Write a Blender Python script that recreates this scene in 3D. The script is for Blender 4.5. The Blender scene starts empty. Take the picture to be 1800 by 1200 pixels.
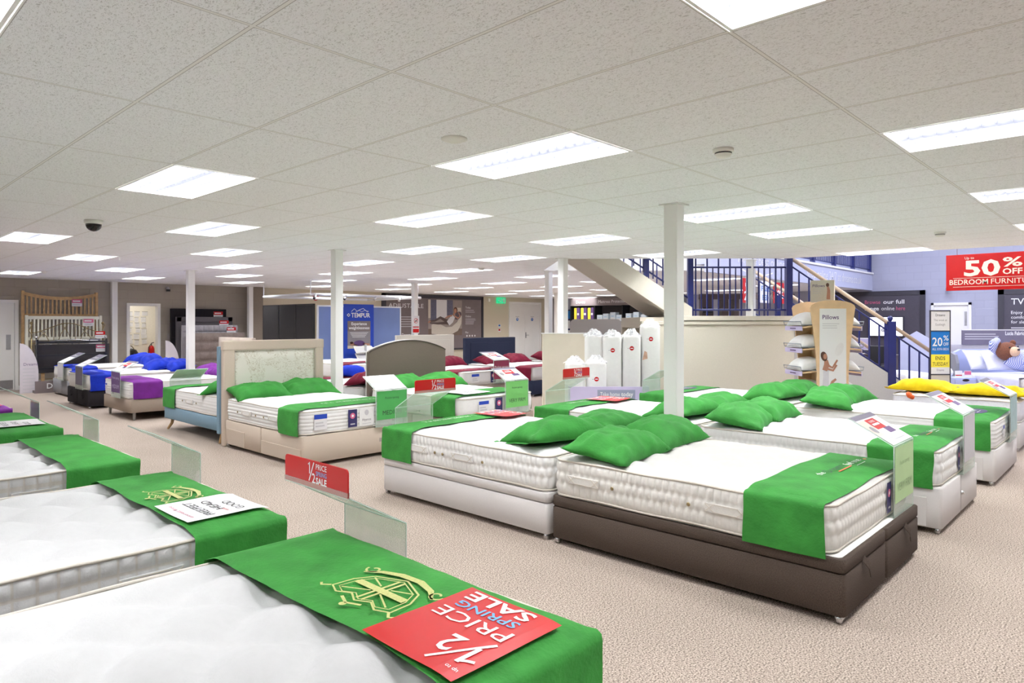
import bpy, bmesh, math, random
from mathutils import Vector, Matrix, noise
random.seed(7)
SC = bpy.context.scene
COL = SC.collection
PI = math.pi
R = math.radians
CEIL = 2.624
CAM_H = 1.58
YAW = 0.759                       # angle between the view direction and the shop grid
S, Cc = math.sin(YAW), math.cos(YAW)

# ------------------------------------------------------------------ materials
MATS = {}
def lin(c):
    return tuple(((x/255.0)/12.92 if x/255.0 <= .04045 else ((x/255.0+.055)/1.055)**2.4) for x in c)

def mat(name, rgb, rough=.6, metal=0, noise_scale=0, noise_amt=.12, bump=0, bump_scale=None, sheen=0, spec=.4, emit=0, coord='Object'):
    if name in MATS: return MATS[name]
    m = bpy.data.materials.new(name); m.use_nodes = True
    nt = m.node_tree; p = nt.nodes['Principled BSDF']
    c = lin(rgb)
    p.inputs['Base Color'].default_value = (*c, 1)
    p.inputs['Roughness'].default_value = rough
    p.inputs['Metallic'].default_value = metal
    p.inputs['Specular IOR Level'].default_value = spec
    if sheen:
        p.inputs['Sheen Weight'].default_value = sheen
        p.inputs['Sheen Roughness'].default_value = .4
        p.inputs['Sheen Tint'].default_value = (*[min(1, x*2.2+.08) for x in c], 1)
    if emit:
        p.inputs['Emission Color'].default_value = (*c, 1)
        p.inputs['Emission Strength'].default_value = emit
    tc = None
    if noise_scale or bump:
        tc = nt.nodes.new('ShaderNodeTexCoord')
    if noise_scale:
        n = nt.nodes.new('ShaderNodeTexNoise'); n.inputs['Scale'].default_value = noise_scale
        n.inputs['Detail'].default_value = 3
        nt.links.new(tc.outputs[coord], n.inputs['Vector'])
        r = nt.nodes.new('ShaderNodeValToRGB')
        r.color_ramp.elements[0].position = .3; r.color_ramp.elements[1].position = .7
        r.color_ramp.elements[0].color = (*[x*(1-noise_amt) for x in c], 1)
        r.color_ramp.elements[1].color = (*[min(1, x*(1+noise_amt)) for x in c], 1)
        nt.links.new(n.outputs['Fac'], r.inputs['Fac'])
        nt.links.new(r.outputs['Color'], p.inputs['Base Color'])
        if emit: nt.links.new(r.outputs['Color'], p.inputs['Emission Color'])
    if bump:
        n2 = nt.nodes.new('ShaderNodeTexNoise'); n2.inputs['Scale'].default_value = bump_scale or 200
        n2.inputs['Detail'].default_value = 2
        nt.links.new(tc.outputs[coord], n2.inputs['Vector'])
        b = nt.nodes.new('ShaderNodeBump'); b.inputs['Strength'].default_value = bump
        b.inputs['Distance'].default_value = .01
        nt.links.new(n2.outputs['Fac'], b.inputs['Height'])
        nt.links.new(b.outputs['Normal'], p.inputs['Normal'])
    MATS[name] = m
    return m

def velvet(name, rgb): return mat(name, rgb, rough=.75, noise_scale=7, noise_amt=.2, bump=.25, bump_scale=60, sheen=.22, spec=.15)
def fabric(name, rgb, sc=260, amt=.16): return mat(name, rgb, rough=.9, noise_scale=sc, noise_amt=amt, bump=.3, bump_scale=sc*1.5, spec=.15)

GREEN = velvet('green velvet', (50, 130, 50))
BLUE = velvet('blue velvet', (16, 42, 170))
PURPLE = velvet('purple velvet', (108, 36, 130))
BURG = velvet('burgundy velvet', (104, 14, 38))
YELLOW = velvet('yellow velvet', (250, 205, 22))
WHITE_T = mat('white ticking', (226, 225, 223), rough=.85, noise_scale=30, noise_amt=.02, bump=.12, bump_scale=120, spec=.2)
CREAM_T = mat('cream ticking', (216, 213, 207), rough=.85, noise_scale=40, noise_amt=.04, bump=.12, bump_scale=120, spec=.2)
SEAM_SHADE = mat('shaded quilting seam', (190, 185, 178), rough=.9, noise_scale=60, noise_amt=.05)  # darker tone that paints shade into the quilting creases along the seams
TICK_L = mat('soft white ticking', (194, 194, 194), rough=.85, noise_scale=30, noise_amt=.02, bump=.12, bump_scale=120, spec=.2)
PIPE = mat('piping tape', (206, 198, 186), rough=.8, noise_scale=90, noise_amt=.06)
BROWN_F = fabric('brown weave', (72, 61, 54), sc=180, amt=.34)
CREAM_F = fabric('cream weave', (206, 197, 187), amt=.07)
GREYCREAM_F = fabric('pale grey weave', (205, 200, 198), amt=.07)
OAT_F = fabric('oatmeal weave', (196, 180, 163), amt=.1)
TEAL_F = fabric('teal blue weave', (118, 146, 164), amt=.14)
TAUPE_F = fabric('taupe weave', (152, 136, 122), amt=.12)
BLACK_F = fabric('black weave', (38, 35, 38), amt=.2)
GREY_F = fabric('grey weave', (140, 140, 145), amt=.14)
ARCH_F = fabric('dark taupe weave', (98, 88, 78), amt=.2)
NAVY_F = fabric('navy weave', (40, 46, 66), amt=.16)
LIGHTGREY_F = fabric('light grey weave', (170, 164, 158), amt=.1)
WHITE_P = mat('white paint', (238, 237, 234), rough=.45, noise_scale=3, noise_amt=.015)
COLUMN_P = mat('column paint', (240, 239, 236), rough=.5, noise_scale=2, noise_amt=.02)
BEIGE_P = mat('beige paint', (205, 198, 182), rough=.7, noise_scale=60, noise_amt=.03, bump=.08, bump_scale=120)
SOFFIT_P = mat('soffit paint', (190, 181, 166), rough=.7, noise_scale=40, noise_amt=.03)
UNDERLIT_P = mat('underlit stair grey', (176, 174, 174), rough=.7, noise_scale=60, noise_amt=.03)  # dim light on the lower stair side put into the grey
NAVY_P = mat('navy gloss paint', (22, 30, 92), rough=.35, noise_scale=8, noise_amt=.08)
OAK = mat('oak', (190, 152, 104), rough=.5, noise_scale=14, noise_amt=.16)
PLY = mat('birch ply', (226, 190, 146), rough=.5, noise_scale=9, noise_amt=.06)
RAILWOOD = mat('handrail wood', (196, 172, 146), rough=.4, noise_scale=12, noise_amt=.08)
CHROME = mat('chrome', (205, 205, 208), rough=.2, metal=1, noise_scale=5, noise_amt=.03)
STEEL = mat('brushed steel', (168, 168, 170), rough=.4, metal=.8, noise_scale=30, noise_amt=.05)
BRASS = mat('brass', (156, 138, 100), rough=.35, metal=.9, noise_scale=30, noise_amt=.1)
DARK = mat('dark plastic', (24, 24, 27), rough=.35, noise_scale=10, noise_amt=.1)
BLACKBOARD = mat('black panel', (27, 25, 27), rough=.6, noise_scale=8, noise_amt=.15)
PLASTICW = mat('white plastic', (236, 234, 228), rough=.4, noise_scale=6, noise_amt=.02)
RED = mat('red print', (190, 14, 14), rough=.35, noise_scale=3, noise_amt=.03, spec=.25)
WHITE_I = mat('white print', (230, 230, 230), rough=.4, noise_scale=3, noise_amt=.01)
PAPER = mat('paper', (222, 221, 222), rough=.5, noise_scale=6, noise_amt=.02)
BLACK_I = mat('black print', (30, 30, 34), rough=.5, noise_scale=5, noise_amt=.05)
GREY_I = mat('grey print', (128, 124, 130), rough=.5, noise_scale=5, noise_amt=.05)
MIDGREY_I = mat('soft grey print', (190, 188, 192), rough=.5, noise_scale=5, noise_amt=.03)
SKYB_I = mat('sky blue print', (92, 160, 214), rough=.5, noise_scale=5, noise_amt=.03)
BLUE_I = mat('bright blue print', (14, 108, 196), rough=.4, noise_scale=5, noise_amt=.03)
YEL_I = mat('yellow print', (240, 222, 60), rough=.4, noise_scale=5, noise_amt=.03)
ORANGE_I = mat('orange print', (232, 96, 42), rough=.5, noise_scale=5, noise_amt=.03)
PINK_I = mat('pink print', (206, 92, 128), rough=.5, noise_scale=5, noise_amt=.05)
PURP_I = mat('purple print', (84, 56, 108), rough=.5, noise_scale=5, noise_amt=.05)
LAV_I = mat('lavender print', (190, 180, 214), rough=.5, noise_scale=5, noise_amt=.03)
GREEN_I = mat('green print', (64, 160, 76), rough=.5, noise_scale=5, noise_amt=.05)
LIME_I = mat('light green print', (104, 184, 92), rough=.5, noise_scale=5, noise_amt=.04)
DKGREEN_I = mat('dark green print', (26, 66, 34), rough=.5, noise_scale=5, noise_amt=.05)
TAUPE_I = mat('taupe print', (116, 104, 104), rough=.5, noise_scale=5, noise_amt=.05)
MAUVE_I = mat('mauve print', (104, 98, 116), rough=.5, noise_scale=5, noise_amt=.05)
DARKPANEL = mat('charcoal panel', (66, 62, 72), rough=.6, noise_scale=20, noise_amt=.06)
CHAR_I = mat('charcoal frame', (50, 48, 56), rough=.5, noise_scale=10, noise_amt=.06)
TEMP_B = mat('royal blue print', (24, 62, 182), rough=.45, noise_scale=4, noise_amt=.03)
NAVY_I = mat('navy print', (38, 36, 86), rough=.5, noise_scale=5, noise_amt=.05)
SKIN_I = mat('skin print', (178, 124, 100), rough=.5, noise_scale=8, noise_amt=.08)
HAIR_I = mat('hair print', (82, 52, 40), rough=.6, noise_scale=12, noise_amt=.15)
BEIGE_I = mat('beige print', (206, 196, 180), rough=.5, noise_scale=6, noise_amt=.04)
GOLD = mat('gold embroidery', (186, 190, 112), rough=.55, noise_scale=150, noise_amt=.15, bump=.3, bump_scale=300)
STITCH_W = mat('white embroidery', (232, 240, 228), rough=.6, noise_scale=150, noise_amt=.05)
STITCH_D = mat('dark embroidery', (28, 60, 52), rough=.6, noise_scale=150, noise_amt=.1)
BLUEGLASS = mat('frosted blue panel', (112, 134, 192), rough=.35, noise_scale=2, noise_amt=.05)

def acrylic():
    m = bpy.data.materials.new('clear acrylic'); m.use_nodes = True
    nt = m.node_tree; nt.nodes.clear()
    out = nt.nodes.new('ShaderNodeOutputMaterial')
    tr = nt.nodes.new('ShaderNodeBsdfTransparent'); tr.inputs['Color'].default_value = (.95, .975, .962, 1)
    gl = nt.nodes.new('ShaderNodeBsdfGlossy'); gl.inputs['Roughness'].default_value = .06
    df = nt.nodes.new('ShaderNodeBsdfDiffuse'); df.inputs['Color'].default_value = (.60, .70, .62, 1)  # greenish share paints in the reflection of the green runners
    lw = nt.nodes.new('ShaderNodeLayerWeight'); lw.inputs['Blend'].default_value = .5
    pw = nt.nodes.new('ShaderNodeMath'); pw.operation = 'POWER'; pw.inputs[1].default_value = 4; nt.links.new(lw.outputs['Facing'], pw.inputs[0])
    fr = nt.nodes.new('ShaderNodeMath'); fr.operation = 'MULTIPLY_ADD'; fr.inputs[1].default_value = .4; fr.inputs[2].default_value = .03; nt.links.new(pw.outputs[0], fr.inputs[0])
    n = nt.nodes.new('ShaderNodeTexNoise'); n.inputs['Scale'].default_value = 3
    mm = nt.nodes.new('ShaderNodeMath'); mm.operation = 'MULTIPLY_ADD'; mm.inputs[1].default_value = .25; mm.inputs[2].default_value = .17
    nt.links.new(n.outputs['Fac'], mm.inputs[0])
    m0 = nt.nodes.new('ShaderNodeMixShader'); m1 = nt.nodes.new('ShaderNodeMixShader')
    nt.links.new(mm.outputs[0], m0.inputs[0]); nt.links.new(tr.outputs[0], m0.inputs[1]); nt.links.new(df.outputs[0], m0.inputs[2])
    nt.links.new(fr.outputs[0], m1.inputs[0]); nt.links.new(m0.outputs[0], m1.inputs[1]); nt.links.new(gl.outputs[0], m1.inputs[2])
    nt.links.new(m1.outputs[0], out.inputs[0])
    return m
ACRYL = acrylic()
def film():
    m = bpy.data.materials.new('polythene film'); m.use_nodes = True
    nt = m.node_tree; p = nt.nodes['Principled BSDF']
    p.inputs['Base Color'].default_value = (.9, .91, .93, 1); p.inputs['Roughness'].default_value = .25
    tr = nt.nodes.new('ShaderNodeBsdfTransparent'); mx = nt.nodes.new('ShaderNodeMixShader')
    n = nt.nodes.new('ShaderNodeTexNoise'); n.inputs['Scale'].default_value = 14
    nt.links.new(n.outputs['Fac'], mx.inputs[0])
    nt.links.new(tr.outputs[0], mx.inputs[1]); nt.links.new(p.outputs[0], mx.inputs[2])
    nt.links.new(mx.outputs[0], nt.nodes['Material Output'].inputs[0])
    return m
FILM = film()

def node_mat(name):
    m = bpy.data.materials.new(name); m.use_nodes = True
    nt = m.node_tree
    return m, nt, nt.nodes['Principled BSDF'], (lambda t, **k: _nn(nt, t, **k))
def _nn(nt, t, **k):
    n = nt.nodes.new(t)
    for a, b in k.items():
        if a.startswith('i_'): n.inputs[int(a[2:])].default_value = b
        else: setattr(n, a, b)
    return n

def carpet_mat():
    m, nt, p, N = node_mat('beige loop carpet')
    L = nt.links.new
    tc = N('ShaderNodeTexCoord')
    n1 = N('ShaderNodeTexNoise'); n1.inputs['Scale'].default_value = 120; n1.inputs['Detail'].default_value = 3
    n2 = N('ShaderNodeTexNoise'); n2.inputs['Scale'].default_value = 1.3; n2.inputs['Detail'].default_value = 3
    L(tc.outputs['Object'], n1.inputs['Vector']); L(tc.outputs['Object'], n2.inputs['Vector'])
    r = N('ShaderNodeValToRGB')
    r.color_ramp.elements[0].position = .33; r.color_ramp.elements[1].position = .68
    r.color_ramp.elements[0].color = (*lin((84, 73, 65)), 1); r.color_ramp.elements[1].color = (*lin((206, 188, 174)), 1)
    L(n1.outputs['Fac'], r.inputs['Fac'])
    r2 = N('ShaderNodeValToRGB'); r2.color_ramp.elements[0].position = .3; r2.color_ramp.elements[1].position = .7
    r2.color_ramp.elements[0].color = (.93, .93, .93, 1); r2.color_ramp.elements[1].color = (1.03, 1.03, 1.03, 1)
    L(n2.outputs['Fac'], r2.inputs['Fac'])
    mx = N('ShaderNodeMix', data_type='RGBA', blend_type='MULTIPLY'); mx.inputs[0].default_value = 1
    L(r.outputs['Color'], mx.inputs[6]); L(r2.outputs['Color'], mx.inputs[7])
    L(mx.outputs[2], p.inputs['Base Color'])
    p.inputs['Roughness'].default_value = .95; p.inputs['Specular IOR Level'].default_value = .1
    b = N('ShaderNodeBump'); b.inputs['Strength'].default_value = .22; b.inputs['Distance'].default_value = .01
    L(n1.outputs['Fac'], b.inputs['Height']); L(b.outputs['Normal'], p.inputs['Normal'])
    return m

GX0, GY0, GA, GB = 1.106, 2.307, .6, 1.196
def ceiling_mat():
    m, nt, p, N = node_mat('fissured ceiling tile')
    L = nt.links.new
    tc = N('ShaderNodeTexCoord'); sp = N('ShaderNodeSeparateXYZ'); L(tc.outputs['Object'], sp.inputs[0])
    def dist(axis, off, per):
        a = N('ShaderNodeMath', operation='SUBTRACT', i_1=off); L(sp.outputs[axis], a.inputs[0])
        d = N('ShaderNodeMath', operation='DIVIDE', i_1=per); L(a.outputs[0], d.inputs[0])
        f = N('ShaderNodeMath', operation='FRACT'); L(d.outputs[0], f.inputs[0])
        s = N('ShaderNodeMath', operation='SUBTRACT', i_1=.5); L(f.outputs[0], s.inputs[0])
        ab = N('ShaderNodeMath', operation='ABSOLUTE'); L(s.outputs[0], ab.inputs[0])
        e = N('ShaderNodeMath', operation='SUBTRACT', i_0=.5); L(ab.outputs[0], e.inputs[1])
        k = N('ShaderNodeMath', operation='MULTIPLY', i_1=per); L(e.outputs[0], k.inputs[0])
        return k
    dx, dy = dist(0, GX0, GA), dist(1, GY0, GB)
    mn = N('ShaderNodeMath', operation='MINIMUM'); L(dx.outputs[0], mn.inputs[0]); L(dy.outputs[0], mn.inputs[1])
    bar = N('ShaderNodeMath', operation='LESS_THAN', i_1=.0065); L(mn.outputs[0], bar.inputs[0])
    edge_shade = N('ShaderNodeMath', operation='LESS_THAN', i_1=.0095); L(mn.outputs[0], edge_shade.inputs[0])  # shadow line at the tile edges, painted into the colour
    n1 = N('ShaderNodeTexNoise'); n1.inputs['Scale'].default_value = 90; n1.inputs['Detail'].default_value = 2; n1.inputs['Distortion'].default_value = 1.6
    mp = N('ShaderNodeMapping'); mp.inputs['Scale'].default_value = (1.7, .7, 1); mp.inputs['Rotation'].default_value = (0, 0, .4)
    L(tc.outputs['Object'], mp.inputs[0]); L(mp.outputs[0], n1.inputs['Vector'])
    r = N('ShaderNodeValToRGB'); r.color_ramp.elements[0].position = .33; r.color_ramp.elements[1].position = .46
    r.color_ramp.elements[0].color = (*lin((200, 199, 200)), 1); r.color_ramp.elements[1].color = (*lin((247, 247, 250)), 1)
    L(n1.outputs['Fac'], r.inputs['Fac'])
    m1 = N('ShaderNodeMix', data_type='RGBA'); L(edge_shade.outputs[0], m1.inputs[0]); L(r.outputs['Color'], m1.inputs[6]); m1.inputs[7].default_value = (*lin((176, 172, 170)), 1)
    m2 = N('ShaderNodeMix', data_type='RGBA'); L(bar.outputs[0], m2.inputs[0]); L(m1.outputs[2], m2.inputs[6]); m2.inputs[7].default_value = (*lin((238, 236, 234)), 1)
    L(m2.outputs[2], p.inputs['Base Color'])
    p.inputs['Roughness'].default_value = .9; p.inputs['Specular IOR Level'].default_value = .1
    return m

def block_mat(name, rgb, bw=.44, bh=.22, mortar=.006, axis=0, amt=.05):
    m, nt, p, N = node_mat(name)
    L = nt.links.new
    tc = N('ShaderNodeTexCoord'); sp = N('ShaderNodeSeparateXYZ'); L(tc.outputs['Object'], sp.inputs[0])
    cb = N('ShaderNodeCombineXYZ'); L(sp.outputs[axis], cb.inputs[0]); L(sp.outputs[2], cb.inputs[1])
    br = N('ShaderNodeTexBrick'); L(cb.outputs[0], br.inputs['Vector'])
    c = lin(rgb)
    br.inputs['Color1'].default_value = (*c, 1); br.inputs['Color2'].default_value = (*[x*(1-amt) for x in c], 1)
    br.inputs['Mortar'].default_value = (*[x*.86 for x in c], 1)
    br.inputs['Scale'].default_value = 1; br.inputs['Brick Width'].default_value = bw; br.inputs['Row Height'].default_value = bh
    br.inputs['Mortar Size'].default_value = mortar; br.inputs['Mortar Smooth'].default_value = .5
    L(br.outputs['Color'], p.inputs['Base Color'])
    b = N('ShaderNodeBump'); b.inputs['Strength'].default_value = .35; b.inputs['Distance'].default_value = .01; b.invert = True
    L(br.outputs['Fac'], b.inputs['Height']); L(b.outputs['Normal'], p.inputs['Normal'])
    p.inputs['Roughness'].default_value = .75
    return m

def stripe_mat():
    m, nt, p, N = node_mat('blue striped cotton')
    L = nt.links.new
    tc = N('ShaderNodeTexCoord'); w = N('ShaderNodeTexWave'); w.inputs['Scale'].default_value = 14
    L(tc.outputs['Object'], w.inputs['Vector'])
    r = N('ShaderNodeValToRGB'); r.color_ramp.interpolation = 'CONSTANT'
    r.color_ramp.elements[0].color = (*lin((96, 110, 176)), 1); r.color_ramp.elements[1].position = .5
    r.color_ramp.elements[1].color = (*lin((210, 214, 236)), 1)
    L(w.outputs['Fac'], r.inputs['Fac']); L(r.outputs['Color'], p.inputs['Base Color'])
    p.inputs['Roughness'].default_value = .9
    return m

def floral_mat():
    m, nt, p, N = node_mat('floral damask')
    L = nt.links.new
    tc = N('ShaderNodeTexCoord')
    base = lin((212, 209, 196)); fig = lin((172, 160, 136))
    n1 = N('ShaderNodeTexNoise'); n1.inputs['Scale'].default_value = 13; n1.inputs['Detail'].default_value = 4; n1.inputs['Distortion'].default_value = 2.2
    n2 = N('ShaderNodeTexNoise'); n2.inputs['Scale'].default_value = 3.4; n2.inputs['Detail'].default_value = 1
    L(tc.outputs['Object'], n1.inputs['Vector']); L(tc.outputs['Object'], n2.inputs['Vector'])
    a = N('ShaderNodeMath', operation='SUBTRACT', i_1=.5); L(n1.outputs['Fac'], a.inputs[0])
    ab = N('ShaderNodeMath', operation='ABSOLUTE'); L(a.outputs[0], ab.inputs[0])
    lt = N('ShaderNodeMath', operation='LESS_THAN', i_1=.02); L(ab.outputs[0], lt.inputs[0])
    g = N('ShaderNodeMath', operation='GREATER_THAN', i_1=.49); L(n2.outputs['Fac'], g.inputs[0])
    mu = N('ShaderNodeMath', operation='MULTIPLY'); L(lt.outputs[0], mu.inputs[0]); L(g.outputs[0], mu.inputs[1])
    mx = N('ShaderNodeMix', data_type='RGBA'); L(mu.outputs[0], mx.inputs[0])
    mx.inputs[6].default_value = (*base, 1); mx.inputs[7].default_value = (*fig, 1)
    L(mx.outputs[2], p.inputs['Base Color']); p.inputs['Roughness'].default_value = .5
    p.inputs['Sheen Weight'].default_value = .2
    return m

# ------------------------------------------------------------------ mesh builder
class MB:
    def __init__(s): s.bm = bmesh.new(); s.mats = []
    def mi(s, m):
        if m not in s.mats: s.mats.append(m)
        return s.mats.index(m)
    def box(s, x0, y0, z0, x1, y1, z1, m, bev=0, seg=2, mx=None):
        bm = bmesh.new()
        bmesh.ops.create_cube(bm, size=1)
        for v in bm.verts:
            v.co = Vector(((x0+x1)/2+v.co.x*(x1-x0), (y0+y1)/2+v.co.y*(y1-y0), (z0+z1)/2+v.co.z*(z1-z0)))
        if bev: bmesh.ops.bevel(bm, geom=bm.edges[:], offset=bev, segments=seg, affect='EDGES', profile=.6)
        s.add(bm, m, mx); return s
    def add(s, bm, m, mx=None, smooth=None):
        if mx is not None: bmesh.ops.transform(bm, matrix=mx, verts=bm.verts)
        i = s.mi(m); mp = {}
        for v in bm.verts: mp[v] = s.bm.verts.new(v.co)
        for f in bm.faces:
            try: g = s.bm.faces.new([mp[v] for v in f.verts])
            except ValueError: continue
            g.material_index = i; g.smooth = f.smooth if smooth is None else smooth
        bm.free()
    def poly(s, pts, m):
        vs = [s.bm.verts.new(p) for p in pts]
        f = s.bm.faces.new(vs); f.material_index = s.mi(m); return s
    def prism(s, pts, vec, m):
        """closed outline pts extruded along vec"""
        i = s.mi(m); vec = Vector(vec)
        a = [s.bm.verts.new(p) for p in pts]; b = [s.bm.verts.new(Vector(p)+vec) for p in pts]
        n = len(pts)
        s.bm.faces.new(a[::-1]).material_index = i; s.bm.faces.new(b).material_index = i
        for k in range(n): s.bm.faces.new((a[k], a[(k+1) % n], b[(k+1) % n], b[k])).material_index = i
        return s
    def tube(s, pts, r, m, seg=8, cap=True, closed=False):
        pts = [Vector(p) for p in pts]; i = s.mi(m); n = len(pts); rings = []
        rr = r if isinstance(r, (list, tuple)) else [r]*n
        up = None
        for k, p in enumerate(pts):
            if closed: d = pts[(k+1) % n]-pts[k-1]
            else: d = pts[min(k+1, n-1)]-pts[max(k-1, 0)]
            d.normalize()
            if up is None or abs(up.dot(d)) > .95: up = Vector((0, 0, 1)) if abs(d.z) < .9 else Vector((1, 0, 0))
            a = d.cross(up).normalized(); b = a.cross(d).normalized(); up = b
            rings.append([s.bm.verts.new(p+(a*math.cos(2*PI*j/seg)+b*math.sin(2*PI*j/seg))*rr[k]) for j in range(seg)])
        for k in range(n if closed else n-1):
            A, B = rings[k], rings[(k+1) % n]
            for j in range(seg):
                f = s.bm.faces.new((A[j], B[j], B[(j+1) % seg], A[(j+1) % seg])); f.material_index = i; f.smooth = True
        if cap and not closed:
            s.bm.faces.new(rings[0]).material_index = i; s.bm.faces.new(rings[-1][::-1]).material_index = i
        return s
    def lathe(s, prof, m, seg=20, mx=None, cap=True):
        """prof: (r,z) list, turned about z"""
        i = s.mi(m); rings = []
        for r, z in prof:
            ring = []
            for j in range(seg):
                v = Vector((r*math.cos(2*PI*j/seg), r*math.sin(2*PI*j/seg), z))
                if mx is not None: v = mx @ v
                ring.append(s.bm.verts.new(v))
            rings.append(ring)
        for A, B in zip(rings, rings[1:]):
            for j in range(seg):
                f = s.bm.faces.new((A[j], A[(j+1) % seg], B[(j+1) % seg], B[j])); f.material_index = i; f.smooth = True
        if cap:
            s.bm.faces.new(rings[0][::-1]).material_index = i; s.bm.faces.new(rings[-1]).material_index = i
        return s
    def grid(s, fn, nu, nv, m, smooth=True):
        i = s.mi(m)
        V = [[s.bm.verts.new(fn(a/nu, b/nv)) for b in range(nv+1)] for a in range(nu+1)]
        for a in range(nu):
            for b in range(nv):
                f = s.bm.faces.new((V[a][b], V[a+1][b], V[a+1][b+1], V[a][b+1])); f.material_index = i; f.smooth = smooth
        return V
    def mesh(s, name):
        me = bpy.data.meshes.new(name); s.bm.normal_update(); s.bm.to_mesh(me); s.bm.free()
        for m in s.mats: me.materials.append(m)
        return me

def link(o, parent=None):
    COL.objects.link(o)
    if parent is not None: o.parent = parent
    return o
def obj(name, b, parent=None, loc=(0, 0, 0), rz=0, mx=None):
    me = b.mesh(name) if isinstance(b, MB) else b
    o = bpy.data.objects.new(name, me); link(o, parent)
    if mx is not None: o.matrix_local = mx
    else: o.location = loc; o.rotation_euler = (0, 0, rz)
    return o
def tag(o, label, cat, group=None):
    o['label'] = label; o['category'] = cat
    if group: o['group'] = group
    return o
def thing(name, label, cat, loc=(0, 0, 0), rz=0, group=None, mx=None):
    o = bpy.data.objects.new(name, None); o.empty_display_size = .1; link(o)
    if mx is not None: o.matrix_local = mx
    else: o.location = loc; o.rotation_euler = (0, 0, rz)
    return tag(o, label, cat, group)
def struct(name, b, **k):
    o = obj(name, b, **k); o['kind'] = 'structure'; return o
def dup(root, loc=None, rz=None, label=None, mx=None):
    r = root.copy(); COL.objects.link(r)
    if mx is not None: r.matrix_local = mx
    else:
        r.location = loc
        if rz is not None: r.rotation_euler = (0, 0, rz)
    if label: r['label'] = label
    for ch in list(root.children):
        c = ch.copy(); COL.objects.link(c); c.parent = r
        for g in list(ch.children):
            d = g.copy(); COL.objects.link(d); d.parent = c
    return r

# ------------------------------------------------------------------ text and flat print
_TXT = {}
def text_bm(s, size, bold=0):
    key = (s, round(size, 4), bold)
    if key not in _TXT:
        cu = bpy.data.curves.new('lettering', 'FONT'); cu.body = s; cu.size = size; cu.resolution_u = 2
        cu.offset = bold*size
        o = bpy.data.objects.new('lettering', cu); COL.objects.link(o)
        dg = bpy.context.evaluated_depsgraph_get()
        me = bpy.data.meshes.new_from_object(o.evaluated_get(dg))
        bpy.data.objects.remove(o); bpy.data.curves.remove(cu)
        _TXT[key] = me
    bm = bmesh.new(); bm.from_mesh(_TXT[key]); return bm

class Print(MB):
    """flat artwork in the local xy plane, every layer a hair above the last; bend() then drapes it"""
    def __init__(s, dz=.0014): super().__init__(); s.z = 0; s.dz = dz
    def up(s): s.z += s.dz; return s
    def rect(s, x0, y0, x1, y1, m, n=1):
        i = s.mi(m)
        V = [[s.bm.verts.new((x0+(x1-x0)*a/n, y0+(y1-y0)*b/n, s.z)) for b in range(n+1)] for a in range(n+1)]
        for a in range(n):
            for b in range(n):
                f = s.bm.faces.new((V[a][b], V[a+1][b], V[a+1][b+1], V[a][b+1])); f.material_index = i
        return s
    def pg(s, pts, m):
        f = s.bm.faces.new([s.bm.verts.new((x, y, s.z)) for x, y in pts]); f.material_index = s.mi(m); return s
    def disc(s, x, y, rx, ry, m, n=20, rot=0):
        c, q = math.cos(rot), math.sin(rot)
        return s.pg([(x+rx*math.cos(2*PI*k/n)*c-ry*math.sin(2*PI*k/n)*q, y+rx*math.cos(2*PI*k/n)*q+ry*math.sin(2*PI*k/n)*c) for k in range(n)], m)
    def band(s, pts, w, m):
        """ribbon of width w (number or list) along pts"""
        n = len(pts); i = s.mi(m); prev = None
        for k, (x, y) in enumerate(pts):
            a = pts[max(k-1, 0)]; b = pts[min(k+1, n-1)]
            dx, dy = b[0]-a[0], b[1]-a[1]; l = math.hypot(dx, dy) or 1
            ww = (w[k] if isinstance(w, (list, tuple)) else w)/2
            p = (s.bm.verts.new((x-dy/l*ww, y+dx/l*ww, s.z)), s.bm.verts.new((x+dy/l*ww, y-dx/l*ww, s.z)))
            if prev: s.bm.faces.new((prev[0], prev[1], p[1], p[0])).material_index = i
            prev = p
        return s
    def text(s, t, x, y, size, m, align='l', bold=.012, sx=1, rot=0, width=None):
        bm = text_bm(t, size, bold)
        xs = [v.co.x for v in bm.verts]; w = max(xs)-min(xs); x0 = min(xs)
        if width: sx = width/w
        off = {'l': -x0*sx, 'c': -(x0+w/2)*sx, 'r': -(x0+w)*sx}[align]
        mx = Matrix.Translation((x, y, s.z)) @ Matrix.Rotation(rot, 4, 'Z') @ Matrix.Translation((off, 0, 0)) @ Matrix.Diagonal((sx, 1, 1, 1))
        s.add(bm, m, mx); return s
    def lines(s, x0, x1, y, n, gap, m, h=.004):
        for k in range(n):
            s.rect(x0, y-k*gap, x1-(x1-x0)*random.uniform(0, .25), y-k*gap+h, m)
        return s
    def bend(s, fn):
        for v in s.bm.verts: v.co = fn(v.co.x, v.co.y, v.co.z)
        return s

def frame_xy(o, right, up):
    """matrix whose x axis = right, y axis = up, z = the normal, at o"""
    r = Vector(right).normalized(); u = Vector(up).normalized(); n = r.cross(u)
    return Matrix(((r.x, u.x, n.x, o[0]), (r.y, u.y, n.y, o[1]), (r.z, u.z, n.z, o[2]), (0, 0, 0, 1)))
STAND = Matrix.Rotation(PI/2, 4, 'X')           # print stood upright, facing local -y
VIEW_RZ = math.atan2(-Cc, S)                     # things set square to the stairs
def sd(s_, d_, z=0):                             # place s metres right and d metres ahead of the doorway mat, along the stairs' axes
    return (s_*S + d_*Cc, -s_*Cc + d_*S, z)
# ------------------------------------------------------------------ room shell
YB, XR, XL, YF, ZT = 19.4, 23.1, -3.4, -5.0, 5.5
b = MB(); b.box(XL-.1, YF-.1, -.1, XR+.1, YB+2.6, 0, carpet_mat()); struct('floor', b)

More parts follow.
